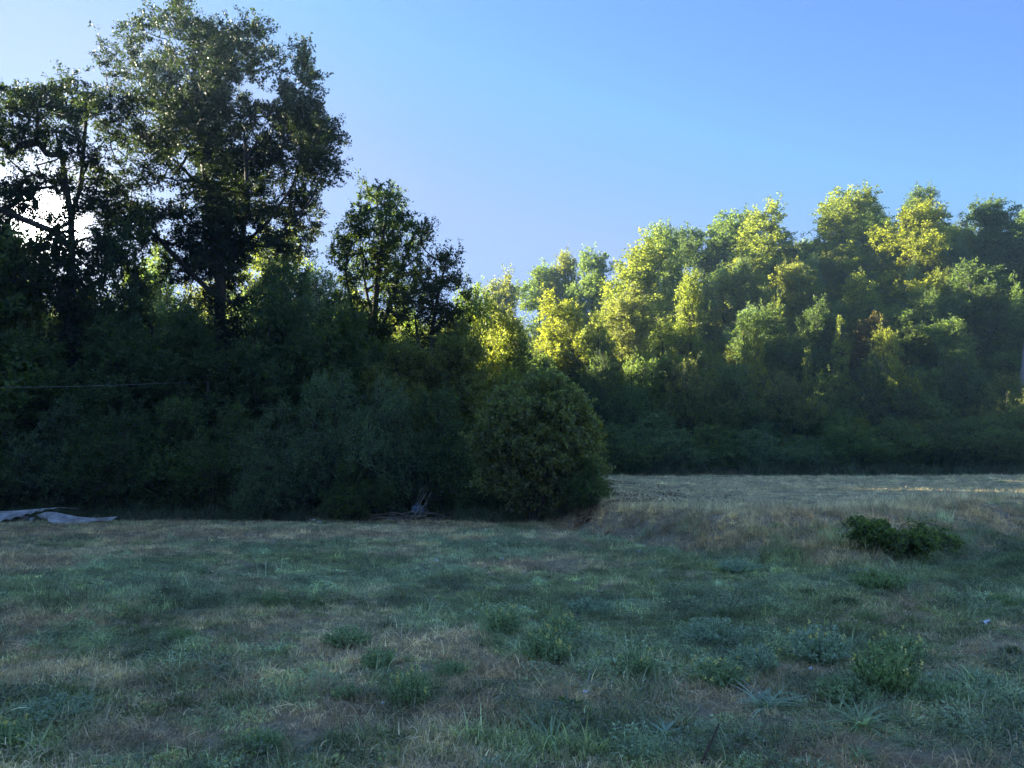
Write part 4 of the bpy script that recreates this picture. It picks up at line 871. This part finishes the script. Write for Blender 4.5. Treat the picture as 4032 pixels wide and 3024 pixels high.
# grasses along the foot of the hedges, dead leaves round the hazel
def build_fringe():
    r = rs(601); pcs = []
    V, Fc, T = merge([blades(34, r, .34, .35, .006, .07, .7)]); pcs.append(raw_mesh('fringe', V, Fc, M_TURF, False, T))
    V, Fc, T = merge([herb(120, r, .20, .28, .035), blades(8, r, .3, .3, .005, .06, .7)]); pcs.append(raw_mesh('fringe', V, Fc, M_TURF, False, T))
    V, Fc, T = merge([blades(30, r, .2, .4, .005, .08, 1.3)]); pcs.append(raw_mesh('fringe', V, Fc, M_TURF, False, T))
    n = 1100; px = r.uniform(-40, 592, n); x = (px - 512) / F * 23.; y = 23. + r.normal(size=n) * .45 - .9 * ((px > 460) & (px < 600))
    n2 = 1100; x2 = r.uniform(1.5, 36, n2); y2 = 45.5 + (x2 - 4) * .11 + r.normal(size=n2) * .9 - .4
    k = (px < 372) | (px > 446); x = x[k]; y = y[k]
    x = np.r_[x, x2]; y = np.r_[y, y2]; n = len(x); s = r.uniform(.6, 1.4, n) * np.where(y > 30, 2.0, 1.0); idx = r.randint(0, 3, n)
    c = np.where((idx == 2)[:, None], np.array([.24, .18, .12]), np.array([.08, .11, .055])) * r.uniform(.7, 1.3, (n, 1))
    scatter('edge_grass', 'taller unmown grass and nettles along the foot of the bushes', pcs, np.c_[x, y, tz(x, y)], np.c_[r.normal(size=(n, 2)) * .1, r.uniform(0, 6.28, n)], np.c_[s, s, s], idx, c, 'grass')
    # leaf litter
    n = 9000; px = np.r_[r.uniform(430, 600, n // 2), r.uniform(570, 680, n // 2)]; py = np.r_[np.abs(r.normal(size=n // 2)) * 4 + 513, 484 + r.exponential(9, n // 2)]
    k = py < 545; px, py = px[k], py[k]; g = []
    d = np.where(py > 508, np.clip(1.6 * F / np.maximum(py - 465, 1), 15, 26), 0)
    x = np.where(d > 0, (px - 512) / F * d, 0); y = d
    m = d == 0; yy = 20 + r.uniform(0, 1, m.sum()) ** 2 * 16; y[m] = yy; x[m] = 1.6 + r.exponential(1.1, m.sum()) + (yy - 20) * .12
    pos = np.c_[x, y, tz(x, y) + .03]; V, Fq = leaf_quads(pos, r.normal(size=pos.shape) * [1, 1, .3], r.uniform(.05, .10, len(pos)), r, .7)
    ml = leaf_mat('dead leaf', trans=.2, trgain=1.2); o = new_obj('leaf_litter', raw_mesh('leaf litter', V, Fq, ml, False, r.uniform(0, 1, len(Fq))), kind='stuff', label='reddish brown fallen leaves round the foot of the hazel', category='leaves'); o.color = (.20, .11, .07, 1)
build_fringe()

def build_haze(density):
    V = np.array([(x, y, z) for x in (-150, 150) for y in (-25, 150) for z in (-9, 42)], float)
    Fc = np.array([(0, 1, 3, 2), (4, 6, 7, 5), (0, 4, 5, 1), (2, 3, 7, 6), (0, 2, 6, 4), (1, 5, 7, 3)])
    m, t = mat_new('thin morning haze'); v = t.nodes.new('ShaderNodeVolumePrincipled'); v.inputs['Density'].default_value = density
    v.inputs['Color'].default_value = (.42, .70, 1, 1); v.inputs['Anisotropy'].default_value = .35
    o = t.nodes.new('ShaderNodeOutputMaterial'); t.links.new(v.outputs[0], o.inputs['Volume'])
    new_obj('haze', raw_mesh('haze', V, Fc, m), kind='stuff', label='thin bluish morning haze over the meadow and wood', category='haze')
build_haze(.0005)
